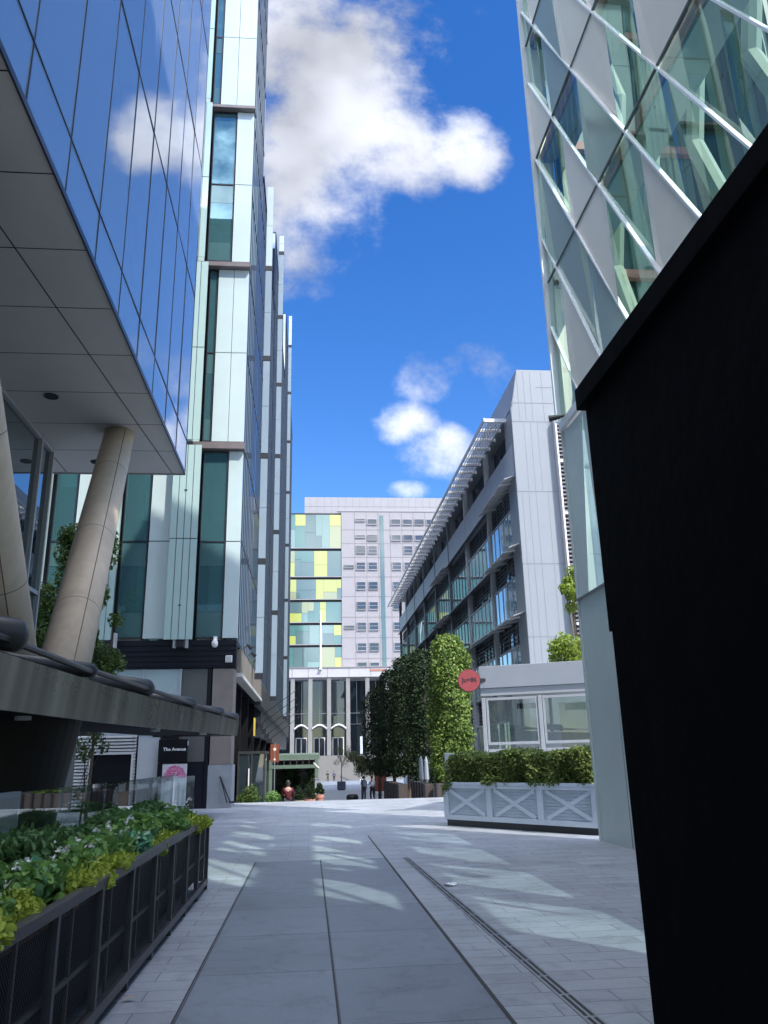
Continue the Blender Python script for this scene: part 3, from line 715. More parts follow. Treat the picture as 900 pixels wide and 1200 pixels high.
while z < 2.55:
    for a, b in ((-8.4, -7.92), (-6.36, -6.28)): m.hexa([(a, YF - .10, z), (b, YF - .10, z), (b, YF, z + .04), (a, YF, z + .04), (a, YF - .10, z + .05), (b, YF - .10, z + .05), (b, YF, z + .09), (a, YF, z + .09)])
    if z > 2.0: m.hexa([(-7.9, YF - .10, z), (-6.38, YF - .10, z), (-6.38, YF, z + .04), (-7.9, YF, z + .04), (-7.9, YF - .10, z + .05), (-6.38, YF - .10, z + .05), (-6.38, YF, z + .09), (-7.9, YF, z + .09)])
    z += .115
m.build('louvre_screen', M['louvre'], tw)
d_ = bx('door', M['matt'], tw, -7.82, -6.42, YF - .03, YF + .1, 0, 1.93)
MB().box(-7.90, -7.825, YF - .12, YF + .1, 0, 2.02).box(-6.415, -6.34, YF - .12, YF + .1, 0, 2.02).box(-7.825, -6.415, YF - .12, YF + .1, 1.935, 2.02).build('door_frame', M['louvre'], d_)
# street-side base: deep dark shopfronts under a stone beam
m = MB(); m.box(XC - .35, XC + .05, YF + 1.28, 46.5, 4.95, 5.88); bm_ = m.build('street_beam', pm('stone beam', (.20, .175, .14), .6, .25, 1.5, .1, 20), tw)
MB().box(XC - .3, XC + .10, YF + 1.28, 46.5, 4.80, 4.945).build('beam_trim', M['louvre'], bm_)
bx('street_beam', M['darkmetal'], tw, XC - .35, XC + .03, 46.55, 112, 4.6, 5.88)
bx('shop_wall', M['matt'], tw, -5.4, -4.1, YF + 1.3, 112, -2.5, 4.8)
for y in (34.2, 38.5, 43, 48, 54, 61, 69, 78, 90):
    bx('street_post', M['matt'], tw, XC - .75, XC - .40, y - .2, y + .2, -2.5, 4.79)
for y in (36.2, 40.5, 45.5, 51, 57.5, 65):
    w = MB().box(-4.09, -4.06, y - 1.7, y + 1.5, -1.2, 3.6).build('shopfront', glass('shop glass', (0, 0, 0), .06, (.02, .03, .035), .02), tw) if y < 37 else MB().box(-4.09, -4.06, y - 1.7, y + 1.5, -1.2, 3.6).build('shopfront', bpy.data.materials['shop glass'], tw)
    MB().box(-4.05, -4.0, y - 1.75, y + 1.55, 3.6, 3.72).box(-4.05, -4.0, y - .05, y + .05, -1.2, 3.6).build('frame', M['kframe'], w)
p = at(296, 852, X=-2.9)
MB().box(-2.82, -2.785, p.y - .45, p.y + .45, p.z - .45, p.z + .45).build('x', M['yellow'])
o = bpy.data.objects['x']; o.name = 'yellow_poster'; tag(o, 'yellow poster in the dark shopfront under the tower', 'poster')
# fittings on the tower
def wallcam(px, py, kind):
    p = at(px, py, Y=YF - .2)
    if kind == 'camera':
        t = thing('security_camera', 'white dome security camera on the navy band below the white panels', 'camera', p)
        MB().box(-.07, .07, .0, .2, .1, .24).build('bracket', M['lit'], t, local=True, bevel=.01)
        MB().lathe((0, -.05, -.2), [(.02, 0), (.09, .03), (.12, .1), (.12, .2), (.08, .3), (.05, .36)], 14).build('housing', M['lit'], t, local=True, smooth=True)
    else:
        t = thing('wall_lamp', 'small square pale wall lamp at the right end of the navy band', 'lamp', p)
        MB().box(-.13, .13, 0, .09, -.13, .13).build('housing', M['lit'], t, local=True, bevel=.02)
        MB().box(-.1, .1, -.012, 0, -.1, .1).build('lens', M['panel_pale'], t, local=True)
wallcam(252, 753, 'camera'); wallcam(268, 772, 'lamp')
p = at(218, 871, Y=YF - .15)
t = thing('wall_light', 'tiny white wall light beside the black restaurant sign', 'lamp', p)
MB().box(-.08, .08, -.02, .12, -.08, .08).build('housing', M['lit'], t, local=True, bevel=.02); MB().box(-.05, .05, -.028, -.02, -.05, .05).build('lens', M['white'], t, local=True)
for px in (127, 211):
    p = at(px, 750, Y=YF - .25)
    t = thing('floodlight', 'dark floodlight on twin pale brackets under the ' + ('right' if px > 200 else 'left') + ' glass screen', 'floodlight', p, group='floodlights below the glass screens')
    MB().box(-.25, -.15, -.1, .12, -.3, .25).build('bracket', M['panel_pale'], t, local=True); MB().box(.2, .3, -.1, .12, -.3, .25).build('bracket', M['panel_pale'], t, local=True)
    MB().box(-.14, .19, -.15, .1, -.3, -.02).build('lamp_head', M['black'], t, local=True, bevel=.03)
# restaurant sign + poster
sg = thing('restaurant_sign', 'black sign board with white lettering above the flower poster', 'sign', (-4.92, YF - .2, 1.6))
MB().box(-5.45, -4.42, YF - .22, YF - .12, 1.62, 2.42).build('board', M['matt'], sg)
MB().box(-5.45, -5.30, YF - .22, YF - .12, .1, 1.61).build('side_board', M['matt'], sg)
text('lettering', 'The Avenue', .165, M['white'], sg, (-4.87, YF - .225, 2.07))
po = thing('flower_poster', 'pale poster of a pink flower beneath the black sign', 'poster', (-4.83, YF - .2, 0))
MB().box(-5.27, -4.40, YF - .20, YF - .14, .12, 1.56).build('sheet', M['poster'], po)
P = []
for q in range(260):
    a = rng.random() * math.pi; rr = .1 + .28 * rng.random() ** .6
    P.append((-4.83 + rr * math.cos(a) * 1.0, YF - .215, 1.10 + rr * math.sin(a) * 1.0))
leaves('flower', P, .12, M['petal'], po, 0, .5, Nrm=np.tile([0, -3., 0], (260, 1)))
MB().box(-5.1, -4.78, YF - .206, YF - .2, .15, .95).build('figure', M['white'], po)
for q in range(2):
    MB().box(-4.7 + q * .16, -4.62 + q * .16, YF - .206, YF - .2, .15, .9 - q * .2).build('stripe', M['panel_pale'], po)
# leaning black prop by the corner
t = thing('folded_easel', 'black folded easel leaning on the pale stone corner', 'easel', at(266, 941, Y=YF - .35))
a, b, c = at(258, 910, Y=YF - .14), at(270, 941, Y=YF - .5), at(266, 941, Y=YF - .3)
MB().tube([a, b], .025, 6).build('leg', M['black'], t); MB().tube([a, c], .025, 6).build('leg', M['black'], t)
MB().box(b.x - .05, b.x + .2, b.y - .06, b.y + .1, b.z, b.z + .06).build('foot', M['black'], t)
# beam lamps and camera cluster on the street beam
for k, y in enumerate((33.5, 36, 38.8, 41.8)):
    t = thing('beam_lamp', 'small black spot lamp clipped along the stone beam, %s from the corner' % ('first', 'second', 'third', 'fourth')[k], 'lamp', (XC + .08, y, 6.0), group='spot lamps on the stone beam')
    MB().tube([(0, 0, -.12), (0, 0, .12), (.18, 0, .2)], .03, 6).build('arm', M['black'], t, local=True); MB().tube([(.12, -.12, .2), (.25, .12, .1)], [.05, .09], 10).build('lamp_head', M['black'], t, local=True)
# projecting bare flagpoles
for k, (y, zt_) in enumerate(((47, 4.4), (50, 4.2), (53.5, 4.0), (57.5, 3.8), (62, 3.6))):
    t = thing('flagpole', 'bare black pole slanting out over the street, %s from the tower corner' % ('first', 'second', 'third', 'fourth', 'fifth')[k], 'flagpole', (XC, y, zt_), group='slanting poles on the tower side')
    MB().tube([(-.3, 0, -.6), (1.9, 1.5, 1.1)], [.03, .015], 6).build('pole', M['matt'], t, local=True); MB().ball((1.92, 1.51, 1.12), .05, 8).build('finial', M['black'], t, local=True); MB().box(-.32, -.0, -.1, .1, -.75, -.45).build('socket', M['black'], t, local=True)

# ================================================================ trees and shrubs
def shrubtree(name, label, cat, loc, cen, rad, n, size, mat, trunk=None, tr=.06, squash=1.0, group=None, core=True):
    t = thing(name, label, cat, loc, group=group)
    P, d = clumps(cen, rad, n, squash)
    leaves('crown', P, size, mat, t, .3, .55, Nrm=d * .8, local=True)
    m = MB(); top = Vector(cen[0]); b = Vector((0, 0, 0)) if trunk is None else Vector(trunk)
    mid = b.lerp(top, .5) + Vector((.04, .03, 0))
    m.tube([b, mid, top], [tr, tr * .75, tr * .4], 8)
    for c in cen[1:14]: m.tube([mid.lerp(top, random.random() * .8), c], [tr * .4, tr * .12], 5)
    m.build('trunk', M['bark'], t, local=True)
    return t
q = at(86, 700, Y=26)
shrubtree('climbing_shrub', 'tall leafy green shrub between the lobby glazing and the raking column', 'shrub', (q.x, 26, 0), [(0, 0, 5.5)] + [(random.uniform(-.8, .8), random.uniform(-.7, .7), 2.6 + k * .55) for k in range(12)] + [(-.3, 0, 8.8), (-.2, .2, 8.3), (.1, 0, 7.9)], [.9] + [.75] * 12 + [.4, .6, .7], 16000, .15, M['lf_shrub'], tr=.1)
q = at(116, 770, Y=26.5)
shrubtree('climbing_shrub', 'lower loose shrub in front of the navy band beside the far column', 'shrub', (q.x, 26.5, 0), [(0, 0, 3.8)] + [(random.uniform(-.4, .5), random.uniform(-.4, .4), 3.0 + k * .35) for k in range(7)] + [(.45, 0, 6.1)], [.5] + [.45] * 7 + [.28], 3000, .12, M['lf_shrub'], tr=.06)
q = at(98, 905, Y=22)
shrubtree('young_tree', 'thin young tree with sparse leaves before the louvred wall', 'tree', (q.x, 22, 0), [(0, 0, 1.9), (.25, 0, 2.3), (-.2, .1, 2.1), (.45, 0, 2.05), (-.1, 0, .9), (.1, .1, .6)], [.25, .25, .2, .2, .16, .2], 420, .09, M['lf_shrub'], tr=.03)
for k, (px, py, lab) in enumerate(((292, 930, 'round green bush against the dark glass porch'), (319, 932, 'small light green bush beside the seated person'))):
    q = at(px, py, Y=35.2 + k * 2.6)
    shrubtree('bush', lab, 'bush', (q.x, q.y, gz(q.y)), [(0, 0, .55), (.2, 0, .5), (-.25, .1, .45), (.1, -.1, .8 - k * .15)], [.42, .3, .3, .26], 1500, .08, M['lf_bed'] if k else M['lf_shrub'], tr=.04)
# pillar trees on the right
def pillar(label, x, y, h, w, mat, n, seed, zb=.5, group='pillar trees along the right planters'):
    r2 = np.random.default_rng(seed); z0 = gz(y)
    t = thing('pillar_tree', label, 'tree', (x, y, z0), group=group)
    f = r2.random(n); a = r2.random(n) * 2 * np.pi
    prof = np.where(f < .12, .72 + f * 2.3, np.where(f > .78, np.sqrt(np.clip(1 - ((f - .78) / .23) ** 2, 0, 1)), 1.0))
    lump = .97 + .13 * np.sin(3 * a + f * 9 + seed) + .09 * np.sin(7 * a - f * 17) + .06 * np.sin(f * 40 + 2 * a)
    rr = w / 2 * prof * lump * (1 - .38 * r2.random(n) ** 2.2)
    P = np.stack([np.cos(a) * rr, np.sin(a) * rr, zb + f * (h - zb)], 1) + r2.normal(size=(n, 3)) * .06
    leaves('crown', P, .15, mat, t, .25, .6, Nrm=np.stack([np.cos(a), np.sin(a), .3 * np.ones(n)], 1) * .9, local=True)
    m = MB(); m.tube([(0, 0, 0), (.03, 0, h * .5), (0, 0, h * .92)], [.13, .09, .03], 8)
    for k in range(26):
        an = k * 2.4; zz = zb + .3 + k / 26 * (h * .8 - zb); m.tube([(0, 0, zz), (math.cos(an) * w * .4, math.sin(an) * w * .4, zz + .6)], [.035, .012], 5)
    m.build('trunk', M['bark'], t, local=True)
    return t
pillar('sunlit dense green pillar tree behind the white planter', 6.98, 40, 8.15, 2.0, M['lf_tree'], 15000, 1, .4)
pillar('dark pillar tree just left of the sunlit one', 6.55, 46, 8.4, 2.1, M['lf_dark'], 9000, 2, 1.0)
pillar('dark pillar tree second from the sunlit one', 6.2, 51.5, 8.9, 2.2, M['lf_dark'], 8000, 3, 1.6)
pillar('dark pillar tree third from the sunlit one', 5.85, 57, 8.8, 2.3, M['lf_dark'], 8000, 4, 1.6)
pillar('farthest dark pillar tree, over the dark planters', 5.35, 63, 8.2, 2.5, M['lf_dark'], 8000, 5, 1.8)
# lime trees behind the kiosk
for k, (px, py, Yd, lab, rr) in enumerate(((662, 760, 29, 'bright lime leaved tree top showing above the kiosk roof', .55), (664, 690, 31, 'slim bright lime tree rising higher beside the white louvre strip', .42))):
    q = at(px, py, Y=Yd)
    cen = [(0, 0, q.z)] + [(random.uniform(-.6, .8), random.uniform(-.4, .4), q.z + random.uniform(-.5, .4)) for _ in range(8)] + ([(.1, 0, q.z + .7), (-.1, 0, q.z - .8)] if k else [])
    shrubtree('lime_tree', lab, 'tree', (q.x + .2, Yd, 0), cen, [rr] + [rr * .6] * (len(cen) - 1), 1500, .15, M['lf_lime'], tr=.07, group='lime leaved trees behind the kiosk')
# dark planters under the pillar trees
for k, (x0, x1, y0, y1, lab) in enumerate(((5.9, 8.0, 38.6, 39.2, 'dark timber planter box under the sunlit pillar tree'), (5.5, 5.9, 39.4, 44.5, 'long dark timber planter below the second pillar tree'), (4.9, 5.4, 45.5, 54, 'long dark slatted planter leading towards the far plaza'))):
    z0 = gz(y0) - .1
    t = thing('timber_planter', lab, 'planter', ((x0 + x1) / 2, (y0 + y1) / 2, z0), group='dark timber planters on the right')
    bx('box', M['timber'], t, x0, x1, y0, y1, z0, z0 + 1.15)
    m = MB()
    if x1 - x0 > 1:
        for q in range(6): m.box(x0 + (x1 - x0) * q / 5 - .04, x0 + (x1 - x0) * q / 5 + .04, y0 - .05, y0, z0, z0 + 1.2)
    else:
        n = int((y1 - y0) / .9)
        for q in range(n + 1): m.box(x0 - .05, x0, y0 + (y1 - y0) * q / n - .04, y0 + (y1 - y0) * q / n + .04, z0, z0 + 1.2)
    m.build('batten', M['black'], t)
# closed white parasols & a red sign beyond
for k, px in enumerate((494, 500)):
    q = at(px, 915, Y=43 + k)
    t = thing('closed_parasol', 'closed white parasol in the shade of the trees, %s of the two' % ('left', 'right')[k], 'parasol', (q.x, q.y, gz(q.y)), group='closed parasols under the trees')
    MB().lathe((0, 0, 0), [(.05, 1.15), (.14, 1.3), (.10, 2.2), (.04, 2.45)], 8).build('canopy', M['kiosk'], t, local=True); MB().tube([(0, 0, 0), (0, 0, 1.3)], .03, 6).build('pole', M['steel'], t, local=True)
q = at(446, 900, Y=80)
t = thing('red_banner', 'brick red banner standing beyond the olive tree', 'banner', (q.x, 80, gz(80)))
MB().box(-.55, .55, 0, .06, .3, 3.3).build('cloth', pm('brick red', (.25, .05, .03), .7), t, local=True); MB().box(-.02, .28, -.012, 0, 1.9, 2.3).build('emblem', M['white'], t, local=True); MB().tube([(-.58, .03, 0), (-.58, .03, 3.4)], .04, 6).build('pole', M['black'], t, local=True)
# olive tree in the plaza, planter tree
q = at(424, 930, Y=63)
shrubtree('olive_tree', 'grey green olive tree in the plaza beside the two standing people', 'tree', (q.x, 63, gz(63)), [(0, 0, 2.7)] + [(random.uniform(-.9, 1.1), random.uniform(-.6, .6), 2.5 + random.uniform(-.5, .7)) for _ in range(12)], [.7] + [.45] * 12, 3200, .11, M['lf_olive'], tr=.06)
q = at(413, 934, Y=62)
t = thing('black_bowl', 'squat black bowl planter on the plaza left of the two people', 'planter', (q.x, 62, gz(62)))
MB().lathe((0, 0, 0), [(.3, 0), (.42, .12), (.45, .3), (.38, .48)], 14).build('bowl', M['black'], t, local=True); MB().lathe((0, 0, 0), [(.36, .47), (.2, .52)], 12).build('soil', M['soil'], t, local=True)
q = at(400, 912, Y=105); z0 = gz(105)
t = thing('square_planter', 'blue grey square planter with a small bare tree in the far plaza', 'planter', (q.x, 105, z0))
MB().box(-.52, .52, -.52, .52, .1, 1.05).build('box', pm('slate planter', (.07, .09, .12), .6), t, local=True, bevel=.03); MB().box(-.42, .42, -.42, .42, 0, .1).build('foot', M['black'], t, local=True)
shrubtree('small_tree', 'small thin crowned tree growing in the slate square planter', 'tree', (q.x, 105, z0 + .95), [(0, 0, 3)] + [(random.uniform(-1.1, 1.1), random.uniform(-.8, .8), 2.8 + random.uniform(-.9, 1.3)) for _ in range(12)], [.6] + [.45] * 12, 900, .13, M['lf_olive'], tr=.07)

# ================================================================ stall, porch, pots, banner
gp = thing('glass_porch', 'dark glass porch box at the foot of the tower corner', 'porch', (-2.6, 36, gz(36)))
for x0, x1, y0, y1 in ((-2.95, -1.9, 35.9, 35.93), (-1.93, -1.9, 35.95, 39.3)):
    MB().box(x0, x1, y0, y1, -.6, 1.88).build('glass_pane', bpy.data.materials['shop glass'], gp)
m = MB()
for x, y in ((-2.98, 35.9), (-1.88, 35.9), (-1.88, 39.3), (-2.42, 35.88)): m.box(x - .035, x + .035, y - .035, y + .035, -.6, 1.9)
m.box(-3.0, -1.85, 35.85, 39.4, 1.9, 2.0)
m.build('frame', M['darkmetal'], gp)
bx('door_handle', M['lit'], gp, -2.55, -2.5, 35.80, 35.84, .1, 1.3)
st = thing('garden_stall', 'sage green timber pergola stall full of plants in front of the far plaza', 'stall', (-.7, 41.5, gz(41)))
zg = gz(40)
for x, y in ((-1.8, 40), (.38, 40), (-1.8, 43.5), (.38, 43.5)):
    bx('post', M['green'], st, x - .08, x + .08, y - .08, y + .08, zg, 1.45)
m = MB(); m.box(-1.95, .5, 39.9, 40.05, 1.22, 1.38)
m.hexa([(-1.6, 40.2, 1.62), (.55, 40.2, 1.62), (.55, 43.6, 1.72), (-1.6, 43.6, 1.72), (-1.6, 40.2, 1.86), (.5, 40.2, 1.84), (.5, 43.6, 1.94), (-1.6, 43.6, 1.94)])
m.box(.3, .46, 39.95, 43.5, 1.38, 1.62).box(-1.9, -1.74, 39.95, 43.5, 1.38, 1.62)
m.build('roof_frame', M['green'], st)
m = MB()
for k in range(7): m.box(-1.5 + k * .3, -1.45 + k * .3, 40.1, 40.16, 1.38, 1.62)
m.build('lattice', M['darkmetal'], st)
bx('back_screen', M['timber'], st, -1.8, .38, 43.6, 43.7, zg - .3, 1.6)
bx('counter', M['timber'], st, -1.2, .1, 42.2, 42.9, zg - .2, zg + .9)
P, d = clumps([(random.uniform(-1.7, .3), random.uniform(41.5, 43.2), random.uniform(-.2, 1.25)) for _ in range(26)], [.32] * 26, 5200)
leaves('foliage', P, .1, M['lf_dark'], st, .2)
tag(MB().box(.30, .52, 39.4, 39.5, gz(39.5), .72).box(.28, .54, 39.38, 39.52, .72, .76).build('grey_board', M['palestone']), 'narrow blue grey board leaning at the right post of the stall', 'board')
q = at(371, 897, Y=39.7)
t = thing('stall_lamp', 'small white tubular lamp on the right end of the stall beam', 'lamp', q); MB().tube([(-.12, 0, .1), (.1, -.05, -.12)], .035, 8).build('tube', M['lit'], t, local=True); MB().box(-.16, -.1, -.03, .03, .06, .16).build('bracket', M['steel'], t, local=True)
# orange banner
q = at(322, 882, Y=39)
t = thing('orange_banner', 'narrow orange banner sign at the left corner of the stall', 'banner', (q.x, 39, gz(39)))
MB().box(-.2, .2, -.02, .02, q.z - .42 - gz(39), q.z + .38 - gz(39)).build('cloth', M['orange'], t, local=True)
MB().lathe((0, 0, 0), [(.03, 0), (.025, q.z + .45 - gz(39))], 8).build('pole', M['steel'], t, local=True)
MB().tube([(0, -.026, q.z + .15 - gz(39)), (0, -.03, q.z + .15 - gz(39))], .07, 12).tube([(0, -.026, q.z - .3 - gz(39)), (0, -.03, q.z - .3 - gz(39))], .05, 10).build('emblem', M['cream'], t, local=True)
def pot(label, px, py, Yd, r, h, mat, foli, n):
    q = at(px, py, Y=Yd); z0 = gz(Yd)
    t = thing('potted_plant', label, 'plant', (q.x, Yd, z0), group='potted plants before the stall')
    MB().lathe((0, 0, 0), [(r * .7, 0), (r * .95, h * .8), (r * 1.08, h * .8), (r * 1.08, h), (r * .8, h - .03)], 16).build('pot', mat, t, local=True)
    P, d = clumps([(0, 0, h + r), (r * .5, 0, h + r * .6), (-r * .5, 0, h + r * .8), (0, .1, h + r * 1.9)], [r * .9, r * .7, r * .7, r * .7], n)
    leaves('foliage', P, .075, foli, t, .4, local=True)
pot('plant in a pale tan pot right of the seated person', 350, 930, 38.2, .24, .5, pm('tan pot', (.33, .27, .2), .8), M['lf_dark'], 500)
pot('plant in a pinkish terracotta pot before the stall middle', 362, 930, 38.3, .27, .52, M['terra'], M['lf_dark'], 500)
pot('tall dark plant in a terracotta pot at the stall right corner', 374.5, 928, 38.8, .2, .72, M['terra'], M['lf_dark'], 900)

# ================================================================ people
def skin_mesh(name, verts, edges, radii, mat, parent, root=0, sub=1):
    me = bpy.data.meshes.new(name); me.from_pydata(verts, edges, [])
    o = bpy.data.objects.new(name, me); COL.objects.link(o)
    sk = o.modifiers.new('skin', 'SKIN'); sk.use_smooth_shade = True
    for i, r in enumerate(radii):
        me.skin_vertices[0].data[i].radius = (r, r) if not isinstance(r, tuple) else r
        me.skin_vertices[0].data[i].use_root = (i == root)
    s = o.modifiers.new('sub', 'SUBSURF'); s.levels = sub; s.render_levels = sub
    dg = bpy.context.evaluated_depsgraph_get()
    m2 = bpy.data.meshes.new_from_object(o.evaluated_get(dg))
    bpy.data.objects.remove(o)
    m2.materials.clear(); m2.materials.append(mat); m2.polygons.foreach_set('use_smooth', [True] * len(m2.polygons))
    o = bpy.data.objects.new(name, m2); COL.objects.link(o); o.parent = parent
    return o
def person(label, loc, rz, J, shirt, trouser, hairlen=.0, group=None, shoes=None):
    """J: joint dict in local metres, facing -Y"""
    t = thing('person', label, 'person', loc, rz, group)
    def V(k): return J[k]
    order = ['pel', 'spi', 'che', 'nek', 'hd0', 'hd1', 'shL', 'elL', 'wrL', 'shR', 'elR', 'wrR', 'hiL', 'knL', 'anL', 'toL', 'hiR', 'knR', 'anR', 'toR']
    rad = [.12, .115, .13, .055, .075, .095, .06, .045, .032, .06, .045, .032, .085, .06, .04, .035, .085, .06, .04, .035]
    vs = [J[k] for k in order]; ix = {k: i for i, k in enumerate(order)}
    es = [('pel', 'spi'), ('spi', 'che'), ('che', 'nek'), ('nek', 'hd0'), ('hd0', 'hd1'), ('che', 'shL'), ('shL', 'elL'), ('elL', 'wrL'), ('che', 'shR'), ('shR', 'elR'), ('elR', 'wrR'), ('pel', 'hiL'), ('hiL', 'knL'), ('knL', 'anL'), ('anL', 'toL'), ('pel', 'hiR'), ('hiR', 'knR'), ('knR', 'anR'), ('anR', 'toR')]
    # hands: palm, four fingers, thumb
    for s in 'LR':
        w = Vector(J['wr' + s]); d = (w - Vector(J['el' + s])).normalized(); side = d.cross(Vector((0, -1, 0.2))).normalized()
        pi = len(vs); vs.append(tuple(w + d * .06)); rad.append(.03); es.append((ix['wr' + s], pi))
        for q in range(4):
            f0 = len(vs); vs.append(tuple(w + d * .10 + side * (.027 - .018 * q))); vs.append(tuple(w + d * (.165 - .008 * abs(q - 1)) + side * (.03 - .02 * q) + Vector((0, -.015, 0)))); rad += [.0095, .008]; es += [(pi, f0), (f0, f0 + 1)]
        f0 = len(vs); vs.append(tuple(w + d * .05 + side * .045 + Vector((0, -.02, 0)))); vs.append(tuple(w + d * .1 + side * .055 + Vector((0, -.03, 0)))); rad += [.011, .009]; es += [(pi, f0), (f0, f0 + 1)]
    E = [tuple(ix[k] if isinstance(k, str) else k for k in e) for e in es]
    skin_mesh('body', vs, E, rad, M['skin'], t)
    sub = ['pel', 'spi', 'che', 'nk', 'shL', 'elL', 'wrL', 'shR', 'elR', 'wrR']
    nk = tuple(Vector(J['che']).lerp(Vector(J['nek']), .95))
    sv = [J[k] if k != 'nk' else nk for k in sub]; si = {k: i for i, k in enumerate(sub)}
    wl = lambda s: tuple(Vector(J['el' + s]).lerp(Vector(J['wr' + s]), .75))
    sv[6] = wl('L'); sv[9] = wl('R')
    skin_mesh('shirt', sv, [(0, 1), (1, 2), (2, 3), (2, 4), (4, 5), (5, 6), (2, 7), (7, 8), (8, 9)], [(.165, .125), (.155, .125), (.175, .135), .075, .078, .062, .05, .078, .062, .05], shirt, t)
    an = lambda s: tuple(Vector(J['kn' + s]).lerp(Vector(J['an' + s]), .92))
    skin_mesh('trousers', [J['pel'], J['hiL'], J['knL'], an('L'), J['hiR'], J['knR'], an('R')], [(0, 1), (1, 2), (2, 3), (0, 4), (4, 5), (5, 6)], [(.15, .12), .105, .078, .065, .105, .078, .065], trouser, t)
    h0, h1 = Vector(J['hd0']), Vector(J['hd1']); hc = h0.lerp(h1, .62); up = (h1 - h0).normalized()
    m = MB(); m.ball(hc + Vector((0, .02, .025)), (.098, .112, .115), 14); 
    if hairlen: m.ball(hc + Vector((0, .07, -hairlen * .5)), (.09, .055, hairlen), 12)
    m.build('hair', M['hair'], t, smooth=True, local=True)
    f = hc + Vector((0, -.085, -.02)); m = MB()
    m.ball(f + Vector((0, -.022, -.02)), (.014, .02, .026), 8).ball(f + Vector((0, -.006, -.062)), (.026, .012, .008), 8)
    for s in (-1, 1): m.ball(f + Vector((.034 * s, -.002, .012)), (.014, .01, .008), 8); m.ball(hc + Vector((.094 * s, .0, -.01)), (.012, .02, .032), 8)
    m.build('face', M['skin'], t, smooth=True, local=True)
    m = MB()
    for s in 'LR':
        a, b = Vector(J['an' + s]), Vector(J['to' + s]); m.tube([a + Vector((0, .05, -.05)), a.lerp(b, .5) + Vector((0, 0, -.03)), b + Vector((0, -.03, -.01))], [.045, .052, .035], 8)
    m.build('shoe', M['black'], t, smooth=True, local=True)
    return t
def stand(lean=0, armL=0, armR=0, step=.0):
    return dict(pel=(0, 0, .93), spi=(0, .01, 1.12), che=(lean * .3, 0, 1.36), nek=(lean * .5, -.01, 1.50), hd0=(lean * .5, -.02, 1.57), hd1=(lean * .5, -.03, 1.69),
        shL=(.18, 0, 1.41), elL=(.24, .02 - armL * .1, 1.14 + armL * .05), wrL=(.22 - armL * .12, -.05 - armL * .25, .90 + armL * .22), shR=(-.18, 0, 1.41), elR=(-.24, .02 - armR * .1, 1.14 + armR * .05), wrR=(-.22 + armR * .12, -.05 - armR * .25, .90 + armR * .22),
        hiL=(.09, 0, .90), knL=(.10, -.03 - step, .49), anL=(.10, .02 - step, .09), toL=(.11, -.15 - step, .03), hiR=(-.09, 0, .90), knR=(-.10, -.03 + step, .49), anR=(-.10, .03 + step * 1.4, .09), toR=(-.11, -.14 + step * 1.4, .03))
q = at(426.5, 934, Y=63.5); person('person in a pale blue shirt and jeans standing by the olive tree', (q.x, 63.5, gz(63.5)), R(150), stand(0, .6, .2), M['shirt'], M['jeans'])
q = at(436.5, 935, Y=62); person('person in a white shirt and dark trousers facing the olive tree', (q.x, 62, gz(62)), R(215), stand(.05, 1, .3, .06), M['shirtw'], M['trouser'])
for k, (px, lab, sh) in enumerate(((384, 'dark clothed person standing at the foot of the far steps', M['trouser']), (391.5, 'second dark clothed person at the foot of the far steps, nearer the bare tree', M['jeans']))):
    q = at(px, 905, Y=150); person(lab, (q.x, 150, gz(150)), R(20 + 150 * k), stand(0, .1, .2, .05), sh, M['trouser'])
sit = dict(pel=(0, 0, .50), spi=(0, .02, .70), che=(0, 0, .95), nek=(0, -.03, 1.09), hd0=(0, -.05, 1.16), hd1=(0, -.07, 1.28), shL=(.19, 0, .98), elL=(.26, -.08, .74), wrL=(.14, -.32, .72), shR=(-.19, 0, .98), elR=(-.26, -.08, .74), wrR=(-.14, -.32, .72),
    hiL=(.1, -.04, .50), knL=(.13, -.45, .50), anL=(.13, -.42, .09), toL=(.13, -.6, .03), hiR=(-.1, -.04, .50), knR=(-.13, -.45, .50), anR=(-.13, -.42, .09), toR=(-.13, -.6, .03))
q = at(337.5, 930, Y=37.3)
person('person in a red top seated with back turned before the green stall', (q.x, 37.3, gz(37.3)), R(190), sit, M['redcloth'], M['trouser'], .12)
ch = thing('stool', 'small dark stool under the person in red', 'stool', (q.x, 37.3, gz(37.3)))
MB().lathe((0, 0, 0), [(.19, .40), (.2, .42), (.2, .44), (.18, .45)], 14).build('seat', M['timber'], ch, local=True)
for sx in (-1, 1):
    for sy in (-1, 1): MB().tube([(.15 * sx, .15 * sy, 0), (.11 * sx, .11 * sy, .41)], .016, 6).build('leg', M['darkmetal'], ch, local=True)

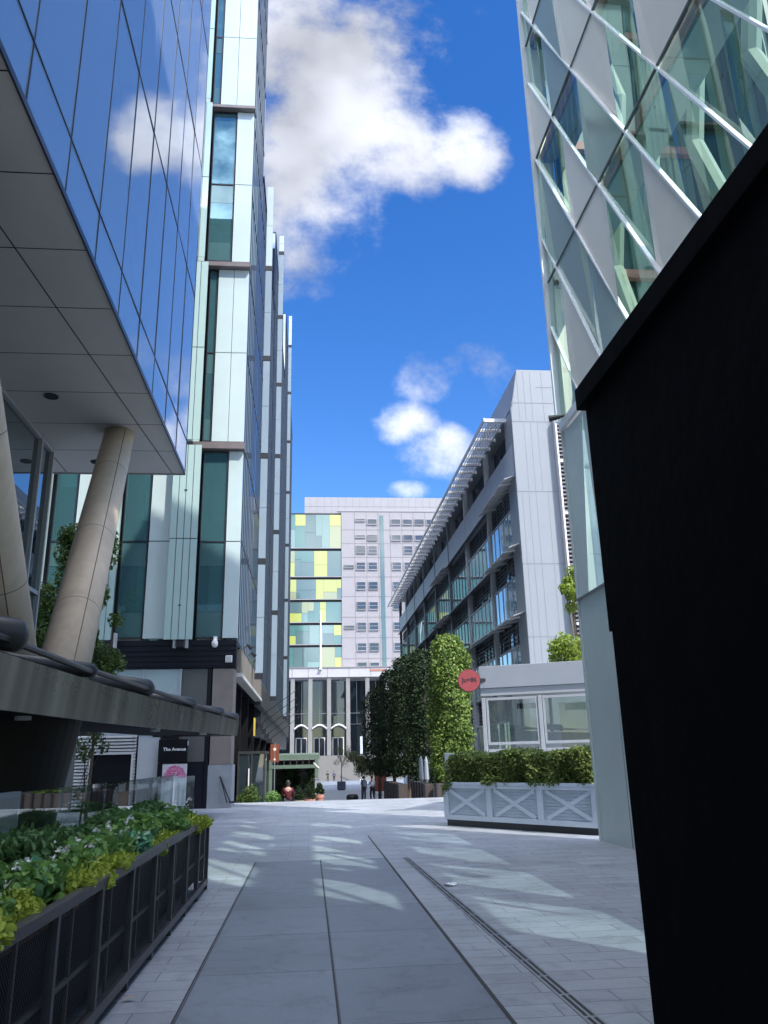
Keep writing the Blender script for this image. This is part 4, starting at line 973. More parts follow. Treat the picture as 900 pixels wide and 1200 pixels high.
# ================================================================ FAR BUILDING
fb = thing('far_offices', 'pale gridded office block with yellow and teal glass wing closing the street', 'building', (10, 180, -2.2))
Yb = 170.0
fx = lambda px, y=690: at(px, y, Y=Yb).x
fz = lambda py, px=370: at(px, py, Y=Yb).z
X0, X1, X2 = -14, fx(400.5), 44
bx('glass_wing', M['fb_dark'], fb, X0, X1 - .05, Yb + .3, Yb + 20, 19, fz(601))
bands = [(603, 642), (645.5, 675.5), (679, 702), (705.5, 729), (732.5, 755), (758.5, 785)]
keys = ['fb_teal', 'fb_blue', 'fb_pale', 'fb_yel', 'fb_olive']
r3 = np.random.default_rng(23)
for bi, (ya, yb) in enumerate(bands):
    zt_, z0 = fz(ya), fz(yb)
    MB().box(X0, X1 - .06, Yb + .16, Yb + .28, z0, zt_).build('glass_band', M['fb_blue'] if bi % 2 else M['fb_teal'], fb)
    MB().box(X0, X1 - .03, Yb - .12, Yb + .29, z0 - .16, z0 - .02).build('slab_edge', M['fb_attic'], fb)
    x = fx(338); h = zt_ - z0
    while x < X1 - .8:
        w = r3.choice([1.3, 1.7, 2.3, 2.9]); w = min(w, X1 - .1 - x)
        split = r3.choice([0, .36, .45, .55, .66])
        spans = [(0, 1)] if split == 0 else [(0, split), (split, 1)]
        for a, b in spans:
            k = r3.choice(5, p=[.30, .25, .14, .17, .14])
            MB().box(x + .02, x + w - .02, Yb + .06 + .02 * r3.random(), Yb + .15, z0 + h * a + .03, z0 + h * b - .03).build('facade_panel', M[keys[k]], fb)
        x += w
bx('main_block', M['fb_conc'], fb, X1, X2, Yb, Yb + 20, 17.3, fz(598.5, 420))
bx('attic', M['fb_attic'], fb, fx(357, 590), X2 - .5, Yb + .8, Yb + 18, fz(603), fz(582, 450))
m = MB(); za, zb2 = fz(603), fz(582, 450); x = fx(357, 590) + 1.2
while x < X2 - 1: m.box(x - .02, x + .02, Yb + .78, Yb + .8, za + .2, zb2 - .1); x += 1.6
m.box(fx(357, 590), X2 - .5, Yb + .77, Yb + .8, (za + zb2) / 2 - .02, (za + zb2) / 2 + .02)
m.build('attic_joint', M['fb_line'], fb)
bx('parapet', M['fb_conc'], fb, fx(395, 596), X2 + .1, Yb - .12, Yb + .3, fz(599.5, 420), fz(597, 420))
rowsy = [(599, 621), (621, 637), (637, 653), (653, 676), (676, 699), (699, 723), (723, 747), (747, 771.5), (771.5, 792)]
px0 = 401; pxs = [401 + 14.15 * k for k in range(14)]
jm = MB()
for ya, yb in rowsy:
    jm.box(X1 + .02, X2, Yb - .03, Yb, fz(yb, 450) - .05, fz(yb, 450) + .05)
for px in pxs[1:]:
    x = fx(px + 1); jm.box(x - .05, x + .05, Yb - .028, Yb, 17.4, fz(600, 420))
jm.build('panel_joint', M['fb_line'], fb)
jm = MB()
for k in range(72):
    jm.box(X1 + k * .5 - .008, X1 + k * .5 + .008, Yb - .012, Yb, 17.4, fz(600, 420))
for k in range(70): jm.box(X1, X2, Yb - .010, Yb, 18 + k * .52 - .008, 18 + k * .52 + .008)
jm.build('tile_grid', pm('fine tile joint', (.33, .31, .335), .7), fb)
for ri, (ya, yb) in enumerate(rowsy):
    zt_, z0 = fz(ya, 450), fz(yb, 450); h = zt_ - z0
    for ci in range(0, 10):
        if ci == 0 and ri not in (3, 6): continue
        xc = (fx(pxs[ci] + 1) + fx(pxs[ci + 1] + 1)) / 2
        if ci == 3: continue
        if ri == 2 and ci == 4: continue
        if ci == 0 or (ci == 1 and ri < 2): w, hh, zc = 1.0, .45, z0 + h * .52
        elif ri < 2: w, hh, zc = 1.0, 1.1, z0 + h * .42
        else: w, hh, zc = .92, 1.5, z0 + h * .55
        f = MB().box(xc - w, xc + w, Yb - .10, Yb - .04, zc - hh / 2, zc + hh / 2).build('window', M['fb_win'], fb)
        e = MB().box(xc - w - .12, xc + w + .12, Yb - .25, Yb - .03, zc - hh / 2 - .16, zc - hh / 2 - .002)
        e.box(xc - w - .12, xc - w - .002, Yb - .16, Yb - .03, zc - hh / 2, zc + hh / 2 + .12).box(xc + w + .002, xc + w + .12, Yb - .16, Yb - .03, zc - hh / 2, zc + hh / 2 + .12).box(xc - w, xc + w, Yb - .16, Yb - .03, zc + hh / 2 + .002, zc + hh / 2 + .12)
        if hh > 1.2: e.box(xc - w, xc + w, Yb - .15, Yb - .101, zc + .0, zc + .09)
        e.build('frame', M['fb_conc'] if (ci + ri) % 3 else M['offwhite'], f)
xs_ = (fx(pxs[3] + 3), fx(pxs[3] + 7.5))
bx('glass_slot', M['fb_blue'], fb, xs_[0], xs_[1], Yb - .09, Yb - .035, 17.4, fz(604, 420))
m = MB()
for k, (ya, yb) in enumerate(rowsy): m.box(xs_[0] - .05, xs_[1] + .05, Yb - .12, Yb - .092, fz(yb, 450) - .12, fz(yb, 450) + .12)
m.build('slot_spandrel', M['fb_blue'], fb)
# white base band and porch with columns
zbt, zbb = fz(785), fz(796)
bx('base_band', pm('white band', (.46, .45, .445), .5, .05), fb, X0, fx(456), Yb - 4.2, Yb + 2, zbb, zbt)
m = MB()
for px in (344, 362, 383, 407, 431): m.box(fx(px) - .05, fx(px) + .05, Yb - 4.22, Yb - 4.2, zbb, zbt)
m.box(X0, fx(456), Yb - 4.32, Yb - 4.2, zbt - .12, zbt + .1).build('band_joint', M['fb_line'], fb)
bx('band_sign', M['terra'], fb, fx(430), fx(447), Yb - 4.26, Yb - 4.21, zbb + 1.1, zbb + 1.5)
bx('porch_glazing', M['fb_porch'], fb, X0, X2, Yb + .02, Yb + .2, -2, 17.25)
bx('porch_floor', M['palestone'], fb, X0, X2, Yb - 5, Yb + 2, -2.4, 2.3)
zc = fz(884)
cx_ = [fx(343, 840), fx(363.5, 840), fx(385, 840), fx(407, 840), fx(429.5, 840), fx(452, 840), fx(474, 840)]
cx_ = [cx_[0] - 4] + cx_
for x in cx_: MB().box(x - .42, x + .42, Yb - 4.0, Yb - 3.1, zc - .3, zbb).build('porch_column', M['offwhite'], fb, bevel=.05)
m = MB()
for a, b in zip(cx_, cx_[1:]):
    for q in (.0,): m.box(a + .5, b - .5, Yb - .12, Yb + .01, 10.6, 10.75); m.box(a + .5, b - .5, Yb - .12, Yb + .01, 8.4, 8.5); m.box((a + b) / 2 - .05, (a + b) / 2 + .05, Yb - .11, Yb + .01, 8.5, 17.2)
m.build('glazing_bar', M['steel'], fb)
for a, b in zip(cx_[1:4], cx_[2:5]):
    xm = (a + b) / 2; m = MB(); pts = []
    for q in range(9):
        f = q / 8; pts.append((a + .43 + (b - a - .86) * f, 0, 7.4 + .75 * math.sin(math.pi * f)))
    for p0, p1 in zip(pts, pts[1:]): m.hexa([(p0[0], Yb - 4.3, p0[2]), (p1[0], Yb - 4.3, p1[2]), (p1[0], Yb - .2, p1[2]), (p0[0], Yb - .2, p0[2]), (p0[0], Yb - 4.3, p0[2] + .28), (p1[0], Yb - 4.3, p1[2] + .28), (p1[0], Yb - .2, p1[2] + .28), (p0[0], Yb - .2, p0[2] + .28)])
    m.build('arched_hood', M['white'], fb)
    d_ = MB().box(xm - 1.0, xm + 1.0, Yb - .32, Yb - .25, 2.3, 5.7).build('door', M['black'], fb)
    m = MB()
    for x in (-1.15, -.08, 1.0): m.box(xm + x, xm + x + .17, Yb - .4, Yb - .33, 2.3, 5.9)
    m.box(xm - .98, xm + .98, Yb - .4, Yb - .33, 5.72, 5.9).build('door_frame', M['white'], d_)
m = MB(); n = 22; za, zb2 = gz(152), 2.3
for k in range(n): m.box(-6, 18, 153 + k * .55, 165.2, za + (zb2 - za) * k / n - .1, za + (zb2 - za) * (k + 1) / n)
m.build('steps', pm('pale step stone', (.20, .195, .185), .7, .06), fb)
fp = thing('flagpole', 'slim white flagpole rising in front of the yellow glass wing', 'flagpole', (fx(375.5), Yb - 4.6, zbt))
z1 = fz(722)
MB().tube([(0, 0, -.4), (0, 0, z1 - zbt)], [.22, .12], 8).build('pole', M['white'], fp, local=True); MB().ball((0, 0, z1 - zbt), .2, 8).build('finial', M['white'], fp, local=True); MB().box(-.3, .3, -.3, .395, -.42, -.2).build('base', M['white'], fp, local=True)
q = at(423.5, 884, Y=150); z1 = at(423.5, 863, Y=150).z
fp = thing('bollard_post', 'single white post in front of the far porch beside the trees', 'post', (q.x, 150, gz(150)))
MB().tube([(0, 0, 0), (0, 0, z1 - gz(150))], .22, 8).build('shaft', M['white'], fp, local=True); MB().lathe((0, 0, 0), [(.4, 0), (.4, .2), (.25, .3)], 10).build('base', M['white'], fp, local=True)

# ================================================================ RIGHT GREY BUILDING
rb = thing('grey_offices', 'grey metal clad office block with louvred bays on the right of the street', 'building', (20, 75, 0))
XR, YR0, YR1 = 12.75, 45.6, 112.0
m = MB()
ZP = 25.55
# end wall with sloped upper corner
m.prism([(XR + .02, YR0, -1), (XR + .02, YR0, 22.4), (XR + .55, YR0, ZP), (30, YR0, ZP), (30, YR0, -1)], (0, 2.0, 0))
m.build('end_wall', M['steelgrey'], rb)
m = MB()
for z in (23.2, 21.9, 17.2, 12.6, 8.2): m.box(XR + .02, 30, YR0 - .012, YR0 - .002, z - .02, z + .02)
m.box(14.5, 30, YR0 - .012, YR0 - .002, 24.3, 24.34)
for k, x in enumerate((13.08, 13.5, 13.95, 14.7, 15.5, 16.3, 17.2, 18.2, 19.2)):
    m.box(x - .010, x + .010, YR0 - .010, YR0 - .001, -1, 17.2); m.box(x + .45 - .010, x + .45 + .010, YR0 - .010, YR0 - .001, 17.22, 21.9)
    m.box(x + .2, x + .225, YR0 - .010, YR0 - .001, 21.95, 25.4)
m.build('wall_seam', M['seam'], rb)
bx('core', M['rbframe'], rb, XR + 1.6, 30, YR0 + 2, YR1, -2, 25.0)
# roof edge band (sloped), solid near length
MB().prism([(XR + .05, YR0 + .02, 22.9), (XR + .55, YR0 + .02, ZP), (XR + 2.5, YR0 + .02, ZP), (XR + 2.5, YR0 + .02, 22.9)], (0, YR1 - YR0 - .02, 0)).build('roof_edge', M['steelgrey'], rb)
bays = [45.95, 54.0, 62.2, 70.4, 78.6, 86.8, 95.0, 103.2, 111.4]
fl = [(22.9, 20.6, None), (18.35, 16.6, 14.15), (13.95, 12.25, 10.0), (9.75, 8.0, 5.6), (5.4, 3.7, 1.4)]
# solid wall strips
MB().box(XR, XR + .5, YR0 + .03, bays[0], -1.5, 22.88).build('corner_wall', M['steelgrey'], rb)
m = MB(); m.box(XR, XR + .5, bays[0], YR1, 18.5, 20.5); m.build('spandrel', M['greyface'], rb)
for zz in (13.95, 9.75, 5.4):
    bx('slab_edge', M['rbframe'], rb, XR + .1, XR + .9, bays[0], YR1, zz + .02, zz + .16)
bx('plinth', M['greyface'], rb, XR, XR + 1.0, YR0 + .03, YR1, -2.5, 1.4)
# post at bay lines, full height; nearest two coloured as lit
for i, y in enumerate(bays[1:]):
    o = bx('bay_post', M['rbpost_lit'] if i < 2 else M['rbframe'], rb, XR - .04, XR + .3, y - .15, y + .15, -1, 22.88)
for bi, (y0, y1) in enumerate(zip(bays, bays[1:])):
    a, b = y0 + .16, y1 - .16
    # top clerestory row, set back, with slanting wall pieces
    bx('clerestory', M['rbdark'], rb, XR + .85, XR + .9, a - .2, b + .2, 20.52, 22.86)
    MB().prism([(XR + .05, a - .02, 20.52), (XR + .84, a - .02, 20.52), (XR + .84, a - .02, 22.8), (XR + .6, a - .02, 22.8)], (0, .22, 0)).build('blade_wall', M['greyface'], rb)
    for zt_, zm_, zb_ in fl[1:]:
        w = bx('window', M['rbglass'], rb, XR + .10, XR + .14, a, b, zb_ + .02, zm_ - .02)
        m = MB(); n = 6
        for q in range(n + 1): m.box(XR + .06, XR + .18, a + (b - a) * q / n - .03, a + (b - a) * q / n + .03, zb_ + .02, zm_)
        m.box(XR + .05, XR + .2, a, b, zm_ - .06, zm_ + .04); m.box(XR + .05, XR + .2, a, b, zb_ - .05, zb_ + .05)
        m.build('mullion', M['rbpost_lit'] if bi < 2 else M['rbframe'], w)  # nearest bays coloured as lit
        v = bx('high_window', M['rbdark'], rb, XR + .46, XR + .5, a - .2, b + .2, zm_ + .04, zt_)
        m = MB()
        for q in range(8): m.box(XR + .40, XR + .455, a + (b - a) * q / 7 - .03, a + (b - a) * q / 7 + .03, zm_, zt_)
        for q in range(5): m.box(XR + .26, XR + .30, a, b, zm_ + .2 + q * .28, zm_ + .24 + q * .28)
        m.build('louvre_rail', M['rbframe'], v)
        # tilted awning, white in two bays, dark in the rest to imitate shade
        if zt_ > 6:
            m = MB(); x0, z0 = XR + .12, zt_ + .02
            for q in range(6):
                f = q / 6; xx = x0 - (.8 if bi in (0, 3) else .4) * f; zz = z0 - .28 * f
                m.hexa([(xx - .14, a - .2, zz - .045), (xx, a - .2, zz), (xx, b + .2, zz), (xx - .14, b + .2, zz - .045), (xx - .14, a - .2, zz - .02), (xx, a - .2, zz + .03), (xx, b + .2, zz + .03), (xx - .14, b + .2, zz - .02)])
            aw = m.build('awning', M['slat'] if bi in (0, 3) else M['rbframe'], rb)
            for q in range(4 if bi in (0, 3) else 0):
                yy_ = a + (b - a) * (q + .5) / 4; MB().hexa([(x0 - .85, yy_ - .03, z0 - .36), (x0 + .3, yy_ - .03, z0 - .14), (x0 + .3, yy_ + .03, z0 - .14), (x0 - .85, yy_ + .03, z0 - .36), (x0 - .85, yy_ - .03, z0 - .28), (x0 + .3, yy_ - .03, z0 - .0), (x0 + .3, yy_ + .03, z0 - .0), (x0 - .85, yy_ + .03, z0 - .28)]).build('awning_arm', M['slat'], aw)
# roof brise-soleil
m = MB()
for q in range(8):
    x = XR - .05 - q * .175; m.hexa([(x - .12, 47.2, 22.60), (x, 47.2, 22.66), (x, YR1 + 2, 22.66), (x - .12, YR1 + 2, 22.60), (x - .12, 47.2, 22.63), (x, 47.2, 22.70), (x, YR1 + 2, 22.70), (x - .12, YR1 + 2, 22.63)])
br = m.build('roof_louvre', M['slat'], rb)
m = MB(); y = 47.2; k = 0
while y < YR1 + 2:
    m.box(XR - 1.42, XR + .1, y - (.09 if k % 5 == 0 else .04), y + (.09 if k % 5 == 0 else .04), 22.5, 22.74); y += 1.64; k += 1
m.box(XR - 1.46, XR - 1.38, 47.1, YR1 + 2, 22.52, 22.78)
m.build('louvre_bracket', M['slat'], br)
# ladder-like white louvre strip right of end wall
p0, p1 = at(650, 483, Y=44.5), at(680, 700, Y=44.5)
ls = thing('louvre_strip', 'slim white framed louvre strip standing up the grey end wall', 'louvre', (16.3, YR0 - .3, 0))
xa = (p0.x + p1.x) / 2 - .1
m = MB(); m.box(xa, xa + .1, YR0 - .5, YR0 - .02, 0, p0.z).box(xa + .75, xa + .85, YR0 - .5, YR0 - .02, 0, p0.z).box(xa + .1, xa + .75, YR0 - .5, YR0 - .02, p0.z - .14, p0.z)
for k in range(6): m.box(xa + .1, xa + .75, YR0 - .5, YR0 - .02, 2 + k * 3.4, 2.14 + k * 3.4)
m.build('frame', M['white'], ls)
m = MB(); z = .2
while z < p0.z - .3: m.box(xa + .1, xa + .75, YR0 - .4, YR0 - .2, z, z + .1); z += .26
m.build('blades', M['fb_line'], ls); bx('backing', M['black'], ls, xa + .1, xa + .75, YR0 - .18, YR0 - .03, 0, p0.z - .15)

# ================================================================ KIOSK
A, B = Vector((5.25, 24.5, 0)), Vector((9.6, 22.4, 0))
ang = math.atan2(B.y - A.y, B.x - A.x); Ln = (B - A).length
ki = thing('terrace_kiosk', 'grey framed glass terrace kiosk behind the hedge', 'kiosk', A, ang)
def kb(name, mat, *b, bevel=0, par=None): return MB().box(*b).build(name, mat, par or ki, local=True, bevel=bevel)
kb('fascia', M['kiosk'], 0, Ln, -.12, .1, 3.56, 4.22, bevel=.01)
kb('roof', M['kframe'], -.05, Ln, .1, 4.2, 4.08, 4.18)
kb('side_fascia', M['kiosk'], -.06, .04, .1, 4.2, 3.5, 4.2)
kb('eaves_beam', M['kframe'], 0, Ln, -.06, .06, 3.34, 3.55)
for x in (.07, 1.78, 3.5): kb('post', M['kframe'], x - .055, x + .055, -.07, .07, 0, 3.28, bevel=.008)
kb('post', M['kframe'], .0, .12, 4.0, 4.12, 0, 4.1)
for a, b in ((.15, 1.70), (1.86, 3.42), (3.58, Ln)):
    w = kb('window', M['kglass'], a, b, -.01, .01, 1.98, 3.27)
    m = MB(); m.box(a, b, -.05, .05, 1.90, 1.98).box(a, b, -.045, .045, 3.2, 3.275).box(a, a + .05, -.045, .045, 1.98, 3.2).box(b - .05, b, -.045, .045, 1.98, 3.2); m.build('frame', M['kframe'], w, local=True)
    w = kb('lower_window', M['kglass'], a, b, -.01, .01, .5, 1.70); MB().box(a, b, -.05, .05, 1.70, 1.78).box(a, b, -.05, .05, .4, .5).build('frame', M['kframe'], w, local=True)
    kb('low_wall', M['kiosk'], a, b, -.03, .03, 0, .4)
kb('side_glazing', M['kglass'], .0, .02, .1, 4.0, .5, 3.4)
kb('back_wall', M['white'], -.05, Ln, 4.1, 4.2, 0, 4.0)
kb('blind', M['cream'], 2.2, 3.35, .8, .83, 1.75, 3.1); kb('blind', M['cream'], 3.7, Ln, .8, .83, 1.75, 3.1); kb('curtain', M['lf_white'], 1.05, 1.35, .6, .66, 1.2, 3.2)
kb('heater', M['black'], 2.45, 3.05, .35, .5, 2.85, 3.05); kb('heater', M['black'], 1.0, 1.6, .35, .5, 2.95, 3.1)
kb('counter', M['timber'], 1.9, Ln, 1.2, 1.6, 0, 1.35)
# red round projecting sign
q = at(549.5, 797.5, Y=24.4)
rs = thing('round_sign', 'round red projecting sign fixed to the kiosk corner', 'sign', q, R(-8))
MB().tube([(0, -.07, 0), (0, .07, 0)], .33, 40).build('face', M['red'], rs, local=True)
MB().tube([(0, -.055, 0), (0, .085, 0)], .345, 40).build('rim', M['black'], rs, local=True)
MB().box(.33, .62, -.02, .02, -.05, .05).build('bracket', M['black'], rs, local=True)
text('lettering', 'Ju+86', .19, M['black'], rs, q + Vector((0, -.075, .01)), 90, -8)

# ================================================================ WHITE PLANTER + HEDGE
A, B = Vector((3.3, 20.55, 0)), Vector((5.86, 16.75, 0)); ang = math.atan2(B.y - A.y, B.x - A.x); Ln = (B - A).length
wp = thing('white_planter', 'pale painted planter trough with crossed battens on its panels', 'planter', A, ang)
def wb(name, mat, *b, bevel=0): return MB().box(*b).build(name, mat, wp, local=True, bevel=bevel)
wb('plinth', M['black'], .06, Ln - .06, .06, .8, 0, .14)
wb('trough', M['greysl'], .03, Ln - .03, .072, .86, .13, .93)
wb('top_rail', M['greypl'], 0, Ln, 0, .9, .935, 1.0, bevel=.008)
wb('bottom_rail', M['greypl'], 0.02, Ln - .02, .012, .07, .14, .25, bevel=.005)
wb('upper_rail', M['greypl'], 0.02, Ln - .02, .012, .07, .86, .934, bevel=.005)
n = 3; pw = Ln / n
for k in range(n + 1):
    x = min(max(k * pw, .08), Ln - .08); wb('stile', M['greypl'], x - .07, x + .07, .008, .07, .25, .86, bevel=.005)
for k in range(n):
    a, b = k * pw + .16, (k + 1) * pw - .16; m = MB()
    for s in (0, 1):
        p0 = Vector((a, .02, .27 if s else .84)); p1 = Vector((b, .02, .84 if s else .27)); d = (p1 - p0).normalized(); nn = Vector((-d.z, 0, d.x)) * .042
        yy_ = .036 + .008 * s
        m.prism([(p0 - nn) + Vector((0, yy_ - .02, 0)), (p1 - nn) + Vector((0, yy_ - .02, 0)), (p1 + nn) + Vector((0, yy_ - .02, 0)), (p0 + nn) + Vector((0, yy_ - .02, 0))], (0, .045, 0))
    m.build('cross_batten', M['greypl'], wp, local=True)
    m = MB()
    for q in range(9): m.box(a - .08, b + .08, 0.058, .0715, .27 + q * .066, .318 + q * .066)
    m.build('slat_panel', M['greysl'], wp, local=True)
hg = thing('clipped_hedge', 'dense clipped green hedge growing in the pale crossed planter', 'hedge', A + Vector((0, 0, .95)), ang)
n = 17000
P = np.empty((n, 3)); P[:, 0] = rng.random(n) * (Ln - .06) + .02; P[:, 1] = .08 + rng.random(n) * .78; P[:, 2] = rng.random(n) * .70
# push to the surface
s_ = rng.random(n); P[s_ < .42, 1] = .03 + rng.random((s_ < .42).sum()) ** 2 * .16; k = (s_ >= .42) & (s_ < .75); P[k, 2] = .70 - rng.random(k.sum()) ** 2 * .16
lump = .09 * np.sin(P[:, 0] * 4.1 + 1) * np.cos(P[:, 2] * 5) + .06 * np.sin(P[:, 0] * 9.3)
P[:, 1] -= lump * (1 - P[:, 1]); P[:, 2] *= 1 + .08 * np.sin(P[:, 0] * 3.3 + .5) + .04 * np.sin(P[:, 0] * 11)
P[:, 2] -= .30 * np.clip((.55 - P[:, 0]) / .55, 0, 1) ** 2
P += rng.normal(size=P.shape) * .02
leaves('foliage', P, .075, M['lf_hedge'], hg, .5, .5, Nrm=np.tile([0, -.6, .3], (n, 1)), local=True)
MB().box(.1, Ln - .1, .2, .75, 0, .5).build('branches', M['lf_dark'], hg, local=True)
q = at(529, 893, Y=21.2)
mb = thing('menu_lectern', 'pale framed dark lectern beside the left end of the hedge', 'stand', (q.x, 21.2, 0))
MB().box(-.17, .17, -.05, .05, 1.2, q.z + .22).build('frame', M['panel_pale'], mb, local=True, bevel=.01); MB().box(-.05, .15, -.06, -.05, 1.26, q.z + .17).build('screen', M['black'], mb, local=True); MB().box(-.06, .06, -.04, .04, 0, 1.2).build('leg', M['panel_pale'], mb, local=True)

# ================================================================ DIAGRID BUILDING (right)
dg = thing('faceted_offices', 'faceted office block of silver panels and green glass diamonds on the right', 'building', (9, 5, 0))
XD = 5.55; YC = 15.82
def Yi(i, z): return YC - (15.75 + 2.367 * i - z) / 1.735
def Zi(i, y): return 15.75 + 2.367 * i - (YC - y) * 1.735
levels = [8.65, 12.2, 15.75, 19.3, 22.85, 26.4]
GL, SO, PA = 'g', 's', 'p'
assign = {(1, 2): 'gp', (1, 1): 'gp', (1, 0): 'gs', (2, 2): 'ps', (2, 1): 'sg', (2, 0): 'gg', (3, 1): 'gs', (3, 0): 'gg', (4, 0): 'gs', (0, 2): 'ss', (0, 1): 'gs', (0, 0): 'sg', (-1, 1): 'gp', (-1, 0): 'pp', (-2, 1): 'gg', (-2, 0): 'gs', (-3, 0): 'sg', (4, 1): 'gg', (3, 2): 'gs', (2, 3): 'gs', (3, 3): 'sg', (1, 3): 'pg', (4, 2): 'sg', (4, 3): 'ps', (5, 0): 'sg', (5, 1): 'gs', (5, 2): 'gg', (6, 0): 'gp'}
mats_ = {'g': M['dg_glass'], 's': M['dg_panel'], 'p': M['dg_glass2']}
def clip(poly, ymax, ymin):
    for lim, sgn in ((ymax, 1), (ymin, -1)):
        out = []
        for a, b in zip(poly, poly[1:] + poly[:1]):
            ia, ib = sgn * (lim - a[0]) >= -1e-6, sgn * (lim - b[0]) >= -1e-6
            if ia: out.append(a)
            if ia != ib:
                t = (lim - a[0]) / (b[0] - a[0]); out.append((lim, a[1] + (b[1] - a[1]) * t, a[2] + (b[2] - a[2]) * t))
        poly = out
        if not poly: return poly
    return poly
npan = 0
for r_, (zb_, zt_) in enumerate(zip(levels, levels[1:])):
    for i in range(-4, 12):
        A_, D_ = (Yi(i, zb_), zb_, 0), (Yi(i, zt_), zt_, 0); B_, C_ = (Yi(i + 1, zb_), zb_, 0), (Yi(i + 1, zt_), zt_, 0)
        if B_[0] > YC or D_[0] < 3.2: continue
        ym = Yi(i, zb_) + .341; f = .05 if (i + r_) % 2 else -.05
        F0, F1 = (ym, Zi(i, ym), f), (ym, Zi(i + 1, ym), f)
        kinds = assign.get((i, r_), random.choice(['gs', 'sg', 'gg', 'gg', 'gg']) if i >= 4 else random.choice(['gs', 'sg', 'gg', 'ps']))
        for poly, kd in (([F0, D_, C_, F1], kinds[0]), ([A_, F0, F1, B_], kinds[1])):
            pp = clip(poly, YC, 3.0)
            if len(pp) < 3: continue
            m = MB()
            for q in range(1, len(pp) - 1): m.poly([(XD + p[2], p[0], p[1]) for p in (pp[0], pp[q], pp[q + 1])])
            m.build('facet_glass' if kd != 's' else 'facet_panel', mats_[kd], dg); npan += 1
m = MB()
for i in range(-4, 13):
    ya, yb = max(3.0, Yi(i, levels[0])), min(YC, Yi(i, levels[-1]))
    if yb - ya < .1: continue
    za, zb2 = Zi(i, ya), Zi(i, yb); w = .034
    m.hexa([(XD - .055, ya, za - w), (XD + .05, ya, za - w), (XD + .03, yb, zb2 - w), (XD - .055, yb, zb2 - w), (XD - .055, ya, za + w), (XD + .03, ya, za + w), (XD + .03, yb, zb2 + w), (XD - .055, yb, zb2 + w)])
m.build('diagonal_rib', M['dg_rib'], dg)
m = MB()
for z in levels[1:-1]: m.box(XD - .03, XD + .02, 3, YC - .02, z - .011, z + .011)
m.build('level_seam', M['seam'], dg)
bx('corner_trim', M['dg_rib'], dg, XD - .11, XD + .08, YC + .002, YC + .09, 8.65, 26.4)
for z in levels:
    bx('floor_slab', M['dg_ceil'], dg, XD + .12, XD + .72, 2.5, YC - .2, z - .28, z + .05)
    bx('slab_nosing', M['pinkish'], dg, XD + .06, XD + .115, 2.5, YC - .2, z - .2, z + .02)
m = MB()
for k in range(7):
    y = 4.2 + k * 1.9
    m.tube([(XD + 1.3, y, 8.6), (XD + 1.3, y + 1.2, 12), (XD + 1.3, y, 15.6), (XD + 1.3, y + 1.2, 19.2), (XD + 1.3, y, 22.8)], .16, 8)
m.build('raking_column', M['dg_col'], dg)
bx('atrium_wall', M['dg_dark'], dg, XD + .36, 9.7, 15.50, 15.6, 8.7, 26.4)
bx('atrium_wall', M['dg_dark'], dg, 9.6, 9.7, 12.2, 15.49, 8.7, 26.4)
for k, (x0, x1, mt) in enumerate(((6.0, 6.25, 'dg_int'), (6.5, 6.9, 'dg_mid'), (7.05, 7.2, 'dg_int'), (7.5, 8.05, 'dg_mid'), (8.2, 8.4, 'dg_int'), (8.75, 9.3, 'dg_mid'))):
    bx('lift_shaft', M[mt], dg, x0, x1, 15.40, 15.49, 8.7, 26.4)
for k, (y0, y1, mt) in enumerate(((12.3, 12.6, 'dg_int'), (13.0, 13.6, 'dg_mid'), (14.2, 14.5, 'dg_int'))):
    bx('lift_shaft', M[mt], dg, 9.5, 9.59, y0, y1, 8.7, 26.4)
for z in levels: bx('balcony_edge', M['pinkish'], dg, XD + .4, 9.45, 15.22, 15.38, z - .18, z + .04)
# unseen rest of the body, openings and falling roof shaped to steer the sun
bx('front_wall', M['dg_panel'], dg, XD + .06, 5.9, YC - .18, YC - .02, 0, 18)
MB().prism([(XD + .06, YC - .18, 18.01), (XD + .06, YC - .18, 26.4), (11, YC - .18, 26.4), (11, YC - .18, 18.01)], (0, .16, 0)).build('front_wall', M['dg_panel'], dg)
MB().prism([(XD, 2.5, 26.5), (XD, 2.5, 34.3), (11, 2.5, 31.1), (11, 2.5, 26.5)], (0, YC - 2.55, 0)).build('upper_storeys', M['dg_panel'], dg)
MB().prism([(XD, -9, 0), (XD, -9, 34.3), (6.6, -9, 33.7), (6.6, -9, 0)], (0, 11.2, 0)).build('rear_block', M['dg_panel'], dg)
